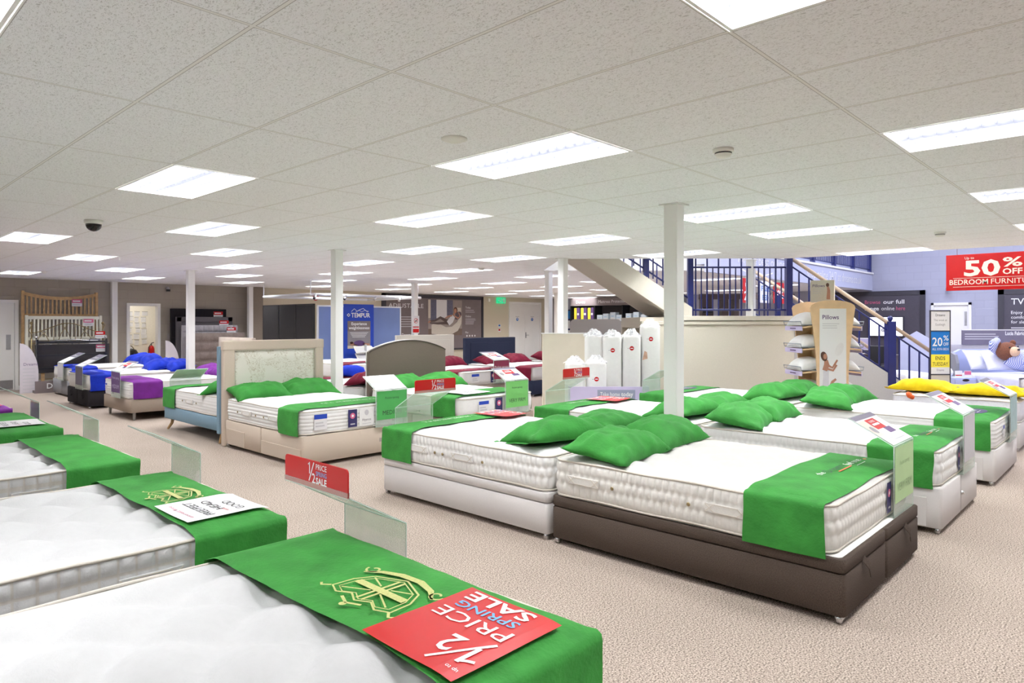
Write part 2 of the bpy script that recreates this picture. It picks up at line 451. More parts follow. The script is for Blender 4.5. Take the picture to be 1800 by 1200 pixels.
# ceiling of tiles, left open over the stair void and where the light fittings sit
LIGHTS = [(3, 0), (8, 0), (11, 0), (16, 0), (1, -2), (5, -2), (9, -2), (13, -2), (1, 2), (5, 2), (9, 2), (13, 2), (-2, 0),
          (3, 4), (8, 4), (11, 4), (1, 6), (5, 6), (9, 6), (13, 6), (17, 6), (21, 6),
          (3, 8), (7, 8), (11, 8), (15, 8), (19, 8), (23, 8), (27, 8),
          (5, 10), (9, 10), (13, 10), (17, 10), (21, 10), (25, 10), (29, 10),
          (3, 12), (7, 12), (11, 12), (15, 12), (19, 12), (23, 12), (27, 12), (23, 4), (29, 4), (32, 6), (33, 10), (31, 12), (35, 12), (33, 8)]
REGIONS = [[(XL, YF), (11.4, YF), (11.4, 1.2), (11.1, 4.33), (8.62, 7.07), (XL, 7.07)],
           [(XL, 7.07), (8.62, 7.07), (10.3, 8.9), (XL, 8.9)],
           [(XL, 8.9), (10.3, 8.9), (XR, 8.9), (XR, YB), (XL, YB)],
           [(10.3, 8.9), (12.58, 6.5), (XR, 6.5), (XR, 8.9)]]
def clip(poly, reg):
    out = poly
    for k in range(len(reg)):
        a, c = reg[k], reg[(k+1) % len(reg)]
        def side(p): return (c[0]-a[0])*(p[1]-a[1])-(c[1]-a[1])*(p[0]-a[0])
        new = []
        for q in range(len(out)):
            p0, p1 = out[q], out[(q+1) % len(out)]
            s0, s1 = side(p0), side(p1)
            if s0 >= 0: new.append(p0)
            if (s0 > 0 > s1) or (s0 < 0 < s1):
                t = s0/(s0-s1); new.append((p0[0]+(p1[0]-p0[0])*t, p0[1]+(p1[1]-p0[1])*t))
        out = new
        if len(out) < 3: return []
    return out
b = MB(); CT = ceiling_mat()
for i in range(-8, 38):
    for j in range(-7, 15):
        if (i, j) in LIGHTS: continue
        x0, y0 = GX0+GA*i, GY0+GB*j
        for reg in REGIONS:
            p = clip([(x0, y0), (x0+GA, y0), (x0+GA, y0+GB), (x0, y0+GB)], reg)
            if len(p) >= 3: b.poly([(x, y, CEIL) for x, y in p[::-1]], CT)
bmesh.ops.remove_doubles(b.bm, verts=b.bm.verts, dist=.0005)
struct('ceiling', b)
b = MB()                                        # bulkhead closing the ceiling edge around the void
EDGE = [(11.4, YF), (11.4, 1.2), (11.1, 4.33), (8.62, 7.07), (10.3, 8.9), (12.58, 6.5)]
for p, q in zip(EDGE, EDGE[1:]):
    b.poly([(p[0], p[1], CEIL), (q[0], q[1], CEIL), (q[0], q[1], CEIL+.45), (p[0], p[1], CEIL+.45)], WHITE_P)
struct('trim_1', b)

# luminaires: recessed 600 x 1200 fittings with a white louvre
def emit_mat(name, strength, rgb=(1, 1, 1)):
    m = bpy.data.materials.new(name); m.use_nodes = True; nt = m.node_tree; p = nt.nodes['Principled BSDF']
    tc = nt.nodes.new('ShaderNodeTexCoord'); w = nt.nodes.new('ShaderNodeTexWave')
    w.inputs['Scale'].default_value = 1.05; w.bands_direction = 'X'; w.inputs['Phase Offset'].default_value = 2.2
    nt.links.new(tc.outputs['Object'], w.inputs['Vector'])
    r = nt.nodes.new('ShaderNodeMapRange'); r.inputs['To Min'].default_value = strength*.6; r.inputs['To Max'].default_value = strength*1.3
    nt.links.new(w.outputs['Fac'], r.inputs['Value']); nt.links.new(r.outputs[0], p.inputs['Emission Strength'])
    p.inputs['Emission Color'].default_value = (*rgb, 1)
    return m
LAMP = emit_mat('lamp glow', 13, (.975, .987, 1))
LOUV = mat('louvre metal', (116, 118, 128), rough=.3, noise_scale=4, noise_amt=.02)
def luminaire_parts():
    w, l = GA-.012, GB-.012
    fr = MB()
    for x0, y0, x1, y1 in ((0, 0, w, .014), (0, l-.014, w, l), (0, 0, .014, l), (w-.014, 0, w, l)):
        fr.box(x0, y0, -.004, x1, y1, .075, WHITE_P)
    df = MB(); df.poly([(.012, .012, .07), (.012, l-.012, .07), (w-.012, l-.012, .07), (w-.012, .012, .07)], LAMP)
    lo = MB()
    for k in range(1, 4):
        x = w*k/4
        lo.prism([(x-.010, .014, .045), (x+.010, .014, .045), (x, .014, .002)], (0, l-.028, 0), LOUV)
    for k in range(1, 17):
        y = l*k/17
        lo.prism([(.014, y-.007, .044), (.014, y, .012), (.014, y+.007, .044)], (w-.028, 0, 0), LOUV)
    return fr, df, lo
FR, DF, LO = luminaire_parts()
FR, DF, LO = FR.mesh('frame'), DF.mesh('diffuser'), LO.mesh('louvre')
# labels follow the rows as they run away from the camera
ROWN = {-2: 'over the right-hand beds', 0: 'over the brown divan row', 2: 'in the row over the ottoman bed foot', 4: 'in the row over the floral headboard bed',
        6: 'in the row over the teal bed', 8: 'in the row over the purple runner bed', 10: 'in the row over the booth corner', 12: 'in the row nearest the back wall'}
byrow = {}
for i, j in LIGHTS: byrow.setdefault(j, []).append(i)
ORD = ['first', 'second', 'third', 'fourth', 'fifth', 'sixth', 'seventh', 'eighth', 'ninth']
for j, row in byrow.items():
    for n, i in enumerate(sorted(row)):
        lab = f'white ceiling light, {ORD[n]} from the left {ROWN[j]}'
        if (i, j) == (-2, 0): lab = 'bright ceiling light cut off by the top left corner of the picture'
        elif (i, j) == (1, -2): lab = 'louvred ceiling light cut off by the top edge of the picture'
        elif j == 0: lab = f'recessed white louvred ceiling light, {ORD[n-1]} from the camera in the middle row'
        elif j == -2: lab = f'recessed silver louvred ceiling light, {ORD[n]} from the camera along the right-hand row'
        t = thing('ceiling_light', lab, 'light', (GX0+GA*i+.006, GY0+GB*j+.006, CEIL), group='recessed ceiling lights')
        for nm, me in (('frame', FR), ('diffuser', DF), ('louvre', LO)):
            obj(nm, me, t)

# walls
TAUPE_W = block_mat('taupe painted blockwork', (166, 156, 142), axis=0)
BEIGE_W = mat('light beige wall paint', (206, 196, 172), rough=.75, noise_scale=50, noise_amt=.03)
BLUE_W = block_mat('grey blue painted blockwork', (162, 164, 182), axis=1, bw=.44, bh=.22)
def wall_panels(b, axis, c0, rects, m, th=.12):
    """rects in (along, z); axis 'y' = wall at y=c0 running in x"""
    for a0, z0, a1, z1 in rects:
        if axis == 'y': b.box(a0, c0, z0, a1, c0+th, z1, m)
        else: b.box(c0, a0, z0, c0+th, a1, z1, m)
b = MB()
wall_panels(b, 'y', YB, [(XL, 0, 2.6, ZT), (2.6, 2.08, 3.55, ZT), (3.55, 0, 5.92, ZT), (5.92, 2.06, 6.70, ZT), (6.70, 0, 9.15, ZT)], TAUPE_W)
b.box(9.15, YB-.35, 0, 9.45, YB+.12, ZT, mat('brown grey pier paint', (128, 116, 102), rough=.7, noise_scale=30, noise_amt=.04))
wall_panels(b, 'y', YB, [(9.45, 0, 20.25, ZT), (20.25, 2.45, 22.25, ZT), (22.25, 0, XR, ZT)], BEIGE_W)
struct('wall_back', b)
b = MB(); wall_panels(b, 'x', XR, [(YF, 0, 3.82, ZT), (3.82, 2.1, 4.82, ZT), (4.82, 0, YB, ZT)], BLUE_W); struct('wall_right', b)
b = MB(); b.box(XL-.12, YF, 0, XL, YB, ZT, BEIGE_P); struct('wall_left', b)
b = MB(); b.box(XL, YF-.12, 0, XR, YF, ZT, BEIGE_P); struct('wall_front', b)
b = MB(); b.box(XL, YF, ZT, XR, YB, ZT+.1, WHITE_P); struct('ceiling_upper', b)
# upper floor and its fascia at the far side of the void
FASCIA = mat('fascia paint', (176, 180, 204), rough=.7, noise_scale=30, noise_amt=.03)
b = MB(); b.box(12.4, 6.5, CEIL+.12, XR, YB, 3.05, FASCIA); b.box(12.4, 6.42, CEIL-.04, XR, 6.5, 3.08, FASCIA)
b.box(12.4, 6.38, 3.08, XR, 6.56, 3.13, WHITE_P); struct('floor_upper', b)
# storeroom behind the open doorway
b = MB()
ROOMP = mat('storeroom paint', (232, 226, 212), rough=.8, noise_scale=20, noise_amt=.03)
b.box(5.1, YB+2.4, 0, 8.0, YB+2.5, 2.5, ROOMP); b.box(5.0, YB+.12, 0, 5.1, YB+2.5, 2.5, ROOMP); b.box(8.0, YB+.12, 0, 8.1, YB+2.5, 2.5, ROOMP)
struct('wall_storeroom', b)
b = MB(); b.box(5.0, YB+.12, 2.5, 8.1, YB+2.5, 2.56, WHITE_P); struct('ceiling_storeroom', b)

# doors
def frame_bm(b, axis, a0, a1, h, c, w=.07, d=.05, m=WHITE_P):
    for p in ((a0-w, 0, a0, h+w), (a1, 0, a1+w, h+w), (a0, h, a1, h+w)):
        if axis == 'y': b.box(p[0], c-d, p[1], p[2], c+.14, p[3], m)
        else: b.box(c-d, p[0], p[1], c+.14, p[2], p[3], m)
b = MB(); frame_bm(b, 'y', 2.6, 3.52, 2.04, YB); d1 = struct('door_1', b)
lf = MB(); lf.box(2.605, YB+.01, .01, 3.515, YB+.055, 2.035, WHITE_P, bev=.003); obj('door_leaf', lf, d1)
lf = MB(); lf.box(3.36, YB+.002, .95, 3.45, YB+.01, 1.3, STEEL); obj('push_plate', lf, d1)
lf = MB(); lf.box(2.63, YB+.002, .03, 3.49, YB+.01, .24, STEEL); obj('kick_plate', lf, d1)
b = MB(); frame_bm(b, 'y', 5.97, 6.65, 2.02, YB); struct('door_2', b)
b = MB(); frame_bm(b, 'y', 20.32, 22.18, 2.38, YB); d3 = struct('door_3', b)
for x0, x1 in ((20.325, 21.245), (21.255, 22.175)):
    lf = MB(); lf.box(x0, YB+.01, .01, x1, YB+.055, 2.375, WHITE_P, bev=.004); l = obj('door_leaf', lf, d3)
    pr = Print(); pr.disc(0, 0, .07, .07, BLUE_I); pr.up(); pr.disc(0, .012, .022, .035, WHITE_I); pr.up()
    pr.rect(-.11, .1, .11, .125, MIDGREY_I)
    obj('fire_door_disc', pr, d3, mx=Matrix.Translation(((x0+x1)/2, YB+.008, 1.72)) @ STAND)
h = MB(); h.tube([(21.31, YB+.005, 1.05), (21.31, YB-.06, 1.05), (21.44, YB-.06, 1.05)], .011, STEEL); h.box(21.28, YB-.004, .93, 21.34, YB+.01, 1.17, STEEL); obj('lever_handle', h, d3)
b = MB()
for p in ((3.82, 0, 3.89, 2.16), (4.75, 0, 4.82, 2.16), (3.82, 2.09, 4.82, 2.16)): b.box(XR-.06, p[0], p[1], XR+.1, p[2], p[3], WHITE_P)
d4 = struct('door_4', b)
lf = MB(); lf.box(XR-.01, 3.9, .01, XR+.035, 4.745, 2.085, WHITE_P, bev=.004); obj('door_leaf', lf, d4)
lf = MB(); lf.box(XR-.025, 3.93, 1.5, XR-.01, 3.99, 1.9, STEEL); obj('hinge_plate', lf, d4)
b = MB(); b.box(3.6, YB-.015, 0, 5.9, YB, .1, WHITE_P); b.box(6.72, YB-.015, 0, 9.14, YB, .1, WHITE_P); b.box(9.46, YB-.015, 0, 20.24, YB, .1, WHITE_P); struct('baseboard_back', b)
b = MB(); b.box(XR-.015, -4, 0, XR, 3.8, .1, WHITE_P); b.box(XR-.015, 4.83, 0, XR, YB, .1, WHITE_P); struct('baseboard_right', b)

# columns
COLS = [(5.335, 3.09, .13, 'nearest white square column, standing between the pillow ends of the beds'),
        (5.36, 8.56, .13, 'white square column beside the floral headboard'),
        (5.42, 13.99, .13, 'white square column among blue pillows left of the tufted headboard'),
        (11.18, 14.13, .13, 'white square column in front of the grey advertisement with a red notice'),
        (8.56, 6.98, .12, 'white column left of the mattress rolls under the stair top'),
        (10.36, 8.82, .12, 'pale column at the left end of the cream partition'),
        (10.86, 4.86, .12, 'slim white column against the stair landing wall'),
        (5.58, 19.28, .13, 'white column against the back wall right of the wooden headboards'),
        (9.03, 19.0, .13, 'slim white column by the dark pier on the back wall'),
        (18.3, 15.2, .14, 'far white column left of the duvet shelves')]
for x, y, w, lab in COLS:
    b = MB(); h = w/2
    b.box(-h, -h, 0, h, h, CEIL, COLUMN_P, bev=.006, seg=1)
    t = thing('column', lab, 'column', (x, y, 0), group='white columns')
    obj('shaft', b, t)
    b = MB(); b.box(-h-.03, -h-.03, CEIL-.012, h+.03, h+.03, CEIL-.001, WHITE_P); obj('ceiling_collar', b, t)

# ceiling fittings
def detector(x, y, lab):
    t = thing('smoke_detector', lab, 'smoke detector', (x, y, CEIL))
    b = MB(); b.lathe([(.062, 0), (.062, -.016), (.055, -.02)], PLASTICW); obj('base', b, t)
    b = MB(); b.lathe([(.05, -.02), (.05, -.034), (.036, -.05), (.012, -.053)], PLASTICW)
    b.lathe([(.0505, -.024), (.0505, -.031)], DARK, cap=False); obj('sensor_cap', b, t)
detector(3.84, 1.89, 'white round smoke detector on the ceiling right of the big light')
detector(9.09, 1.81, 'small smoke detector on the ceiling left of the red hanging sign')
detector(8.93, 9.27, 'far small smoke detector on the ceiling above the dark headboard')
b = MB(); b.lathe([(.075, 0), (.075, -.006), (.05, -.016), (.045, -.012), (.01, -.012)], PLASTICW)
tag(obj('ceiling_vent', b, loc=(2.57, 2.89, CEIL)), 'flat white round disc on the ceiling left of the big light', 'vent')
t = thing('dome_camera', 'black glass dome camera on the ceiling at left', 'camera', (2.09, 7.87, CEIL))
b = MB(); b.lathe([(.085, 0), (.085, -.03), (.078, -.04)], PLASTICW); obj('mount', b, t)
b = MB(); b.lathe([(.074, -.04)]+[(.074*math.cos(a), -.04-.074*math.sin(a)) for a in (.3, .6, .9, 1.2, 1.5)], mat('dark glass dome', (10, 10, 12), rough=.08, noise_scale=2, noise_amt=.1)); obj('dome', b, t)
b = MB(); b.lathe([(.05, 0), (.05, -.02), (.03, -.05), (.01, -.055)], PLASTICW)
tag(obj('ceiling_sensor', b, loc=(3.45, 16.28, CEIL)), 'small white sensor on the ceiling near the wooden headboards', 'sensor')
t = thing('fire_alarm', 'round red fire alarm sounder high on the back wall', 'alarm', (11.36, YB, 2.38))
b = MB(); mx = Matrix.Rotation(PI/2, 4, 'X'); b.lathe([(.1, 0), (.1, .04), (.08, .06)], RED, mx=mx); obj('sounder', b, t)
b = MB(); b.lathe([(.05, .06), (.05, .075), (.01, .08)], mat('dark red plastic', (150, 26, 24), rough=.4, noise_scale=4, noise_amt=.05), mx=mx); obj('grille', b, t)
# emergency exit box
t = thing('exit_sign', 'green illuminated running man exit sign left of the white double doors', 'exit sign', (19.72, YB-.08, 2.36))
b = MB(); b.box(-.22, -.05, 0, .22, .06, .24, mat('exit green', (20, 150, 96), rough=.4, noise_scale=3, noise_amt=.03, emit=.6), bev=.008); obj('box', b, t)
pr = Print(); G = WHITE_I
pr.disc(-.02, .19, .018, .018, G); pr.band([(-.03, .165), (-.045, .11)], .04, G); pr.band([(-.045, .12), (-.01, .08), (-.02, .04)], .02, G)
pr.band([(-.05, .11), (-.085, .07), (-.12, .065)], .02, G); pr.band([(-.03, .16), (.01, .135), (.04, .15)], .015, G)
pr.rect(.07, .04, .16, .2, G); pr.band([(-.12, .12), (-.19, .12)], .025, G); pr.pg([(-.17, .16), (-.17, .08), (-.21, .12)], G)
obj('pictogram', pr, t, mx=Matrix.Translation((0, -.052, 0)) @ STAND)
# small box beside the sign and notices by the double doors
b = MB(); b.box(-.05, -.04, 0, .05, 0, .13, PLASTICW, bev=.01); tag(obj('wall_sensor', b, loc=(19.1, YB, 2.42)), 'small white sensor box on the back wall left of the exit sign', 'sensor')
for z, c, lab in ((1.38, BLUE_I, 'small blue notice on the wall left of the double doors'), (1.2, RED, 'small red fire notice on the wall left of the double doors, lower one')):
    pr = Print(); pr.rect(-.08, 0, .08, .13, PAPER); pr.up(); pr.rect(-.05, .05, .05, .12, c)
    tag(obj('wall_notice', pr, mx=Matrix.Translation((19.7, YB-.004, z)) @ STAND), lab, 'notice')
pr = Print(); pr.rect(-.11, 0, .11, .46, PAPER); pr.up(); pr.rect(-.1, .02, .1, .12, RED); pr.rect(-.1, .15, .1, .18, RED)
for a in range(12): pr.disc(.06*math.cos(a*PI/6), .33+.06*math.sin(a*PI/6), .012, .012, RED, 8)
pr.band([(-.045, .285), (.045, .375)], .014, RED); pr.rect(-.03, .31, .03, .335, BLACK_I)
tag(obj('no_smoking_notice', pr, mx=Matrix.Translation((11.17, 14.13-.068, 1.3)) @ STAND), 'white notice with a red ring on the column before the advertisement', 'notice')
# ------------------------------------------------------------------ beds
BASE_T, MAT_H = .345, .285
class Bed:
    """a bed's plot: origin at the foot corner, u across, v from foot to head"""
    def __init__(s, x0, x1, y0, y1, foot):
        s.foot = foot
        s.rz, s.o = {'-y': (0, (x0, y0)), '+y': (PI, (x1, y1)), '+x': (PI/2, (x1, y0)), '-x': (-PI/2, (x0, y1))}[foot]
        if foot in ('-y', '+y'): s.W, s.L = x1-x0, y1-y0
        else: s.W, s.L = y1-y0, x1-x0
        s.bz = BASE_T; s.mh = MAT_H
        s.flip = 0
    def at(s, u, v, z):
        c, q = math.cos(s.rz), math.sin(s.rz)
        return (s.o[0]+u*c-v*q, s.o[1]+u*q+v*c, z)
    def mx(s, u=0, v=0, z=0, rz=0): return Matrix.Translation(s.at(u, v, z)) @ Matrix.Rotation(s.rz+rz, 4, 'Z')

def rbox(b, x0, y0, z0, x1, y1, z1, m, r=.04, seg=4, e=.006):
    """upright rounded box: plan corners of radius r, soft top and bottom edges"""
    pts = []
    for cx, cy, a0 in ((x1-r, y1-r, 0), (x0+r, y1-r, PI/2), (x0+r, y0+r, PI), (x1-r, y0+r, 1.5*PI)):
        for k in range(seg+1):
            a = a0+PI/2*k/seg; pts.append((cx, cy, math.cos(a), math.sin(a)))
    i = b.mi(m); rings = []
    for z, ins in ((z0, e), (z0+e, 0), (z1-e, 0), (z1, e)):
        rings.append([b.bm.verts.new((cx+(r-ins)*c, cy+(r-ins)*s_, z)) for cx, cy, c, s_ in pts])
    n = len(pts)
    for A, B in zip(rings, rings[1:]):
        for k in range(n):
            f = b.bm.faces.new((A[k], A[(k+1) % n], B[(k+1) % n], B[k])); f.material_index = i; f.smooth = True
    for ring, rev in ((rings[0], 1), (rings[-1], 0)):
        f = b.bm.faces.new(ring[::-1] if rev else ring); f.material_index = i
def castor(t, x, y):
    b = MB(); b.lathe([(.008, .045), (.008, .032)], CHROME, 8, mx=Matrix.Translation((x, y, 0)))
    b.lathe([(.004, -.014), (.022, -.014), (.026, -.008), (.026, .008), (.022, .014), (.004, .014)], CHROME, 12, mx=Matrix.Translation((x, y, .0265)) @ Matrix.Rotation(PI/2, 4, 'X'))
    b.prism([(x-.014, y-.02, .028), (x+.014, y-.02, .028), (x+.01, y-.02, .052), (x-.01, y-.02, .052)], (0, .04, 0), CHROME)
    obj('castor', b, t)

def divan(bed, m, label, ottoman=False, drawers=(), seam='side', legs=None, z0=.045, handles=False, knob=False, name='divan_base'):
    t = thing(name, label, 'bed base', bed.at(0, 0, 0), bed.rz); bed.base = t
    W, L, T = bed.W, bed.L, bed.bz
    zl = T-.075 if ottoman else T
    g = .003
    halves = [(0, 0, W/2-g, L), (W/2+g, 0, W, L)] if seam == 'foot' else ([(0, 0, W, L/2-g), (0, L/2+g, W, L)] if seam == 'side' else [(0, 0, W, L)])
    for h in halves:
        b = MB(); rbox(b, h[0], h[1], z0, h[2], h[3], zl-(.004 if ottoman else 0), m, r=.03); obj('base_half' if len(halves) > 1 else 'base_frame', b, t)
        if ottoman:
            b = MB(); rbox(b, h[0], h[1], zl+.002, h[2], h[3], T, m, r=.03); obj('ottoman_lid', b, t)
    b = MB(); rbox(b, .025, .025, T, W-.025, L-.025, T+.004, mat('platform cloth', (226, 224, 218), rough=.9, noise_scale=30, noise_amt=.03), r=.03, e=.001); obj('platform_top', b, t)
    if legs is None:
        for x in (.035, W-.035):
            for y in (.035, L-.035): castor(t, x, y)
    else: legs(t, W, L, z0)
    for side, y0, y1, top in drawers:          # side 0: u=0, 1: u=W
        b = MB(); x = 0 if side == 0 else W
        b.box(x-.007, y0, z0+.008, x+.007, y1, top, m, bev=.004); obj('drawer', b, t)
    if handles:
        for x in (W*.22, W*.78):
            b = MB(); P = [Vector((x-.05, -.004, T-.07)), Vector((x-.02, -.028, T-.115)), Vector((x+.03, -.022, T-.175)), Vector((x+.055, -.01, T-.16))]
            for dz in (0, .012):
                pts = [p+Vector((dz, -.004, dz)) for p in P]
                for A, B in zip(pts, pts[1:]):
                    b.prism([A, A+Vector((.014, 0, .014)), B+Vector((.014, 0, .014)), B], (0, .004, 0), m)
            obj('strap_handle', b, t)
    if knob:
        b = MB(); b.lathe([(.018, 0), (.02, .006), (.012, .012), (.014, .02)], CHROME, 12, mx=Matrix.Translation((W*.5, 0, .2)) @ Matrix.Rotation(PI/2, 4, 'X')); obj('linking_bar_knob', b, t)
    return t

DIMMED_TOPS = {'white ticking': mat('white top dimmed', (208, 208, 207), rough=.85, noise_scale=30, noise_amt=.02, bump=.12, bump_scale=120, spec=.2), 'cream ticking': mat('cream top dimmed', (196, 194, 190), rough=.85, noise_scale=30, noise_amt=.02, bump=.12, bump_scale=120, spec=.2)}  # ticking tops darkened in colour to offset the strong overhead light
def zfall(u, v, W, L):
    d = max(0, min(u, W-u, v, L-v))
    return 0 if d > .13 else .032*(1-d/.13)**2
def mattress(bed, style, label, tick=WHITE_T, res=.05, inset=.012, tuft=.014, period=.3, side='box', tags=(), handles=(), h=None, foot_inset=None, grp=None, vents=True, puff=.42, streak=None):
    H = h or bed.mh; bed.mh = H
    i = inset; fi = inset if foot_inset is None else foot_inset
    W, L = bed.W-2*i, bed.L-i-fi
    bed.mi, bed.mfi, bed.mW, bed.mL = i, fi, W, L
    bed.top = bed.bz+.004+H
    t = thing('mattress', label, 'mattress', bed.at(i, fi, bed.bz+.005), bed.rz, grp); bed.mt = t
    r = .09
    def plan(u, v):
        """square-cornered (u,v) to the rounded outline"""
        qx = min(max(u, r), W-r); qy = min(max(v, r), L-r); dx, dy = u-qx, v-qy
        if dx and dy:
            k = max(abs(dx), abs(dy))/math.hypot(dx, dy); return qx+dx*k, qy+dy*k
        return u, v
    def topf(a, c):
        u, v = a*W, c*L
        p = (u+v)/period*1.0; q = (u-v)/period
        bump = (abs(math.sin(PI*p))*abs(math.sin(PI*q)))**puff
        d = min(u, W-u, v, L-v); k = min(1, d/.16)
        z = H-zfall(u, v, W, L)-tuft*(1-bump)*k+.003*noise.noise((u*3, v*3, bed.o[0]))
        x, y = plan(u, v); return (x, y, z)
    b = MB(); b.grid(topf, max(8, int(W/res)), max(10, int(L/res)), DIMMED_TOPS.get(tick.name, tick))
    if streak:
        i2 = b.mi(streak)
        for f in b.bm.faces:
            c = f.calc_center_median(); k = ((c.x+c.y)/period) % 1
            if min(k, 1-k) < .09 and abs(math.sin(PI*(c.x-c.y)/period)) > .55 and .1 < c.x < W-.1: f.material_index = i2
    # border
    per = []
    cell = {'box': .072, 'pleat': .05, 'ribs': .3, 'plain': 10}[side]
    n = int(2*(W+L)/(min(.03, cell/7) if res < .06 else .1))
    segs = [((r, 0), (W-r, 0)), None, ((W, r), (W, L-r)), None, ((W-r, L), (r, L)), None, ((0, L-r), (0, r)), None]
    cen = [(W-r, r, -PI/2), (W-r, L-r, 0), (r, L-r, PI/2), (r, r, PI)]
    tot = 2*(W+L-4*r)+2*PI*r; step = tot/n; arc = 0; ci = 0
    for sg in segs:
        if sg:
            (ax, ay), (bx, by) = sg; l = math.hypot(bx-ax, by-ay); k = max(1, round(l/step))
            for j in range(k):
                f = j/k; nx, ny = (by-ay)/l, -(bx-ax)/l
                per.append((ax+(bx-ax)*f, ay+(by-ay)*f, nx, ny, arc+l*f))
            arc += l
        else:
            cx, cy, a0 = cen[ci]; ci += 1; l = PI/2*r; k = max(3, round(l/step))
            for j in range(k):
                a = a0+PI/2*j/k; per.append((cx+r*math.cos(a), cy+r*math.sin(a), math.cos(a), math.sin(a), arc+l*j/k))
            arc += l
    zt, zb = H-.032, .012
    rows = {'box': (0, .3, .7, 1), 'pleat': (0, .36, .66, 1), 'ribs': (0, .17, .34, .5, .67, .84, 1), 'plain': (0, 1)}[side]
    nz = 3*(len(rows)-1)*(2 if res < .035 else 1)
    if res > .06: nz = 2*(len(rows)-1)
    i0 = b.mi(tick); rings = []
    for k in range(nz+1):
        tt = k/nz
        for q in range(len(rows)-1):
            if rows[q] <= tt <= rows[q+1]: loc = (tt-rows[q])/(rows[q+1]-rows[q]); rowi = q
        ring = []
        for x, y, nx, ny, s_ in per:
            o = .008*math.sin(PI*tt)
            ph = s_/cell+(.5*(rowi % 2) if side == 'pleat' else 0)
            amp = .014 if side != 'ribs' else .008
            if side == 'plain': o += .004*math.sin(PI*tt)
            else: o += amp*(abs(math.sin(PI*ph))**.55 if side != 'ribs' else 1)*(abs(math.sin(PI*loc))**.5)
            ring.append(b.bm.verts.new((x+nx*o, y+ny*o, zb+(zt-zb)*tt)))
        rings.append(ring)
    n = len(per)
    i1 = b.mi(SEAM_SHADE) if side in ('box', 'pleat') and res < .06 else i0
    for q_, (A, B) in enumerate(zip(rings, rings[1:])):
        for k in range(n):
            f = b.bm.faces.new((A[k], A[(k+1) % n], B[(k+1) % n], B[k])); f.smooth = True
            c0, c1 = per[k][4]/cell, (per[k][4]+tot/n)/cell
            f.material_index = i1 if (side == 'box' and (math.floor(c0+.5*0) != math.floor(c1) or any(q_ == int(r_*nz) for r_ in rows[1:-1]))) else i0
    f = b.bm.faces.new(rings[0][::-1]); f.material_index = i0
    obj('ticking', b, t)
    st = 1 if res < .06 else 2
    for z in (zt+.002, zb):
        b = MB(); b.tube([(x+nx*.004, y+ny*.004, z+.003*math.sin(s_*9)*(res < .06)) for x, y, nx, ny, s_ in per[::st]], .0075, PIPE, 6, closed=True); obj('piping', b, t)
    for side_, pos in handles:                 # (edge, distance along)
        hb = MB(); e = {'u0': ((-.022, pos, 0), -PI/2), 'u1': ((W+.022, pos, 0), PI/2), 'v0': ((pos, -.022, 0), 0)}[side_]
        M0 = Matrix.Translation((e[0][0], e[0][1], H*.47)) @ Matrix.Rotation(e[1], 4, 'Z')
        lw = .13
        hb.box(-lw, -.004, -.028, lw, .004, .028, tick, bev=.003, mx=M0)
        for x in (-lw+.03, lw-.03):
            for a in (-.7, .7):
                hb.box(-.036, -.006, -.003, .036, -.003, .003, PIPE, mx=M0 @ Matrix.Translation((x, 0, 0)) @ Matrix.Rotation(a, 4, 'Y'))
        for z in (-.022, .022): hb.box(-lw+.06, -.006, z-.002, lw-.06, -.003, z+.002, PIPE, mx=M0)
        obj('handle', hb, t)
        if vents:
            for dx in (-.24, .24):
                p = pos+dx
                if p < .1 or p > (L if side_ != 'v0' else W)-.1: continue
                vb = MB(); c = {'u0': (-.02, p, H*.45), 'u1': (W+.02, p, H*.45), 'v0': (p, -.02, H*.45)}[side_]
                vb.lathe([(.013, 0), (.012, .004), (.006, .006)], BRASS, 12, mx=Matrix.Translation(c) @ Matrix.Rotation(e[1], 4, 'Z') @ Matrix.Rotation(PI/2, 4, 'X')); obj('air_vent', vb, t)
    for u, w, hh, kind in tags:                # sewn labels on the foot border
        pr = Print(.0008)
        if kind == 'navy':
            pr.rect(-w/2, -hh/2, w/2, hh/2, NAVY_I); pr.up(); pr.disc(0, hh*.14, w*.28, w*.28, PINK_I); pr.up(); pr.disc(0, hh*.14, w*.12, w*.12, WHITE_I); pr.rect(-w*.25, -hh*.36, w*.25, -hh*.3, MIDGREY_I)
        elif kind == 'blue':
            pr.rect(-w/2, -hh/2, w/2, hh/2, PAPER); pr.up(); pr.rect(-w/2, hh*.2, w/2, hh/2, TEMP_B); pr.up(); pr.rect(-w*.4, -hh*.1, w*.2, 0, MIDGREY_I); pr.rect(-w*.4, -hh*.3, w*.3, -hh*.2, MIDGREY_I)
        elif kind == 'crest':
            pr.rect(-w/2, -hh/2, w/2, hh/2, WHITE_T); pr.up(); pr.disc(0, hh*.25, w*.14, w*.16, MIDGREY_I); pr.text('Hypnos', 0, -hh*.22, w*.2, GREY_I, 'c'); pr.rect(-w*.3, -hh*.4, w*.3, -hh*.36, MIDGREY_I)
        obj('sewn_label', pr, t, mx=Matrix.Translation((u-i, -.026, H*.48)) @ STAND)
    return t

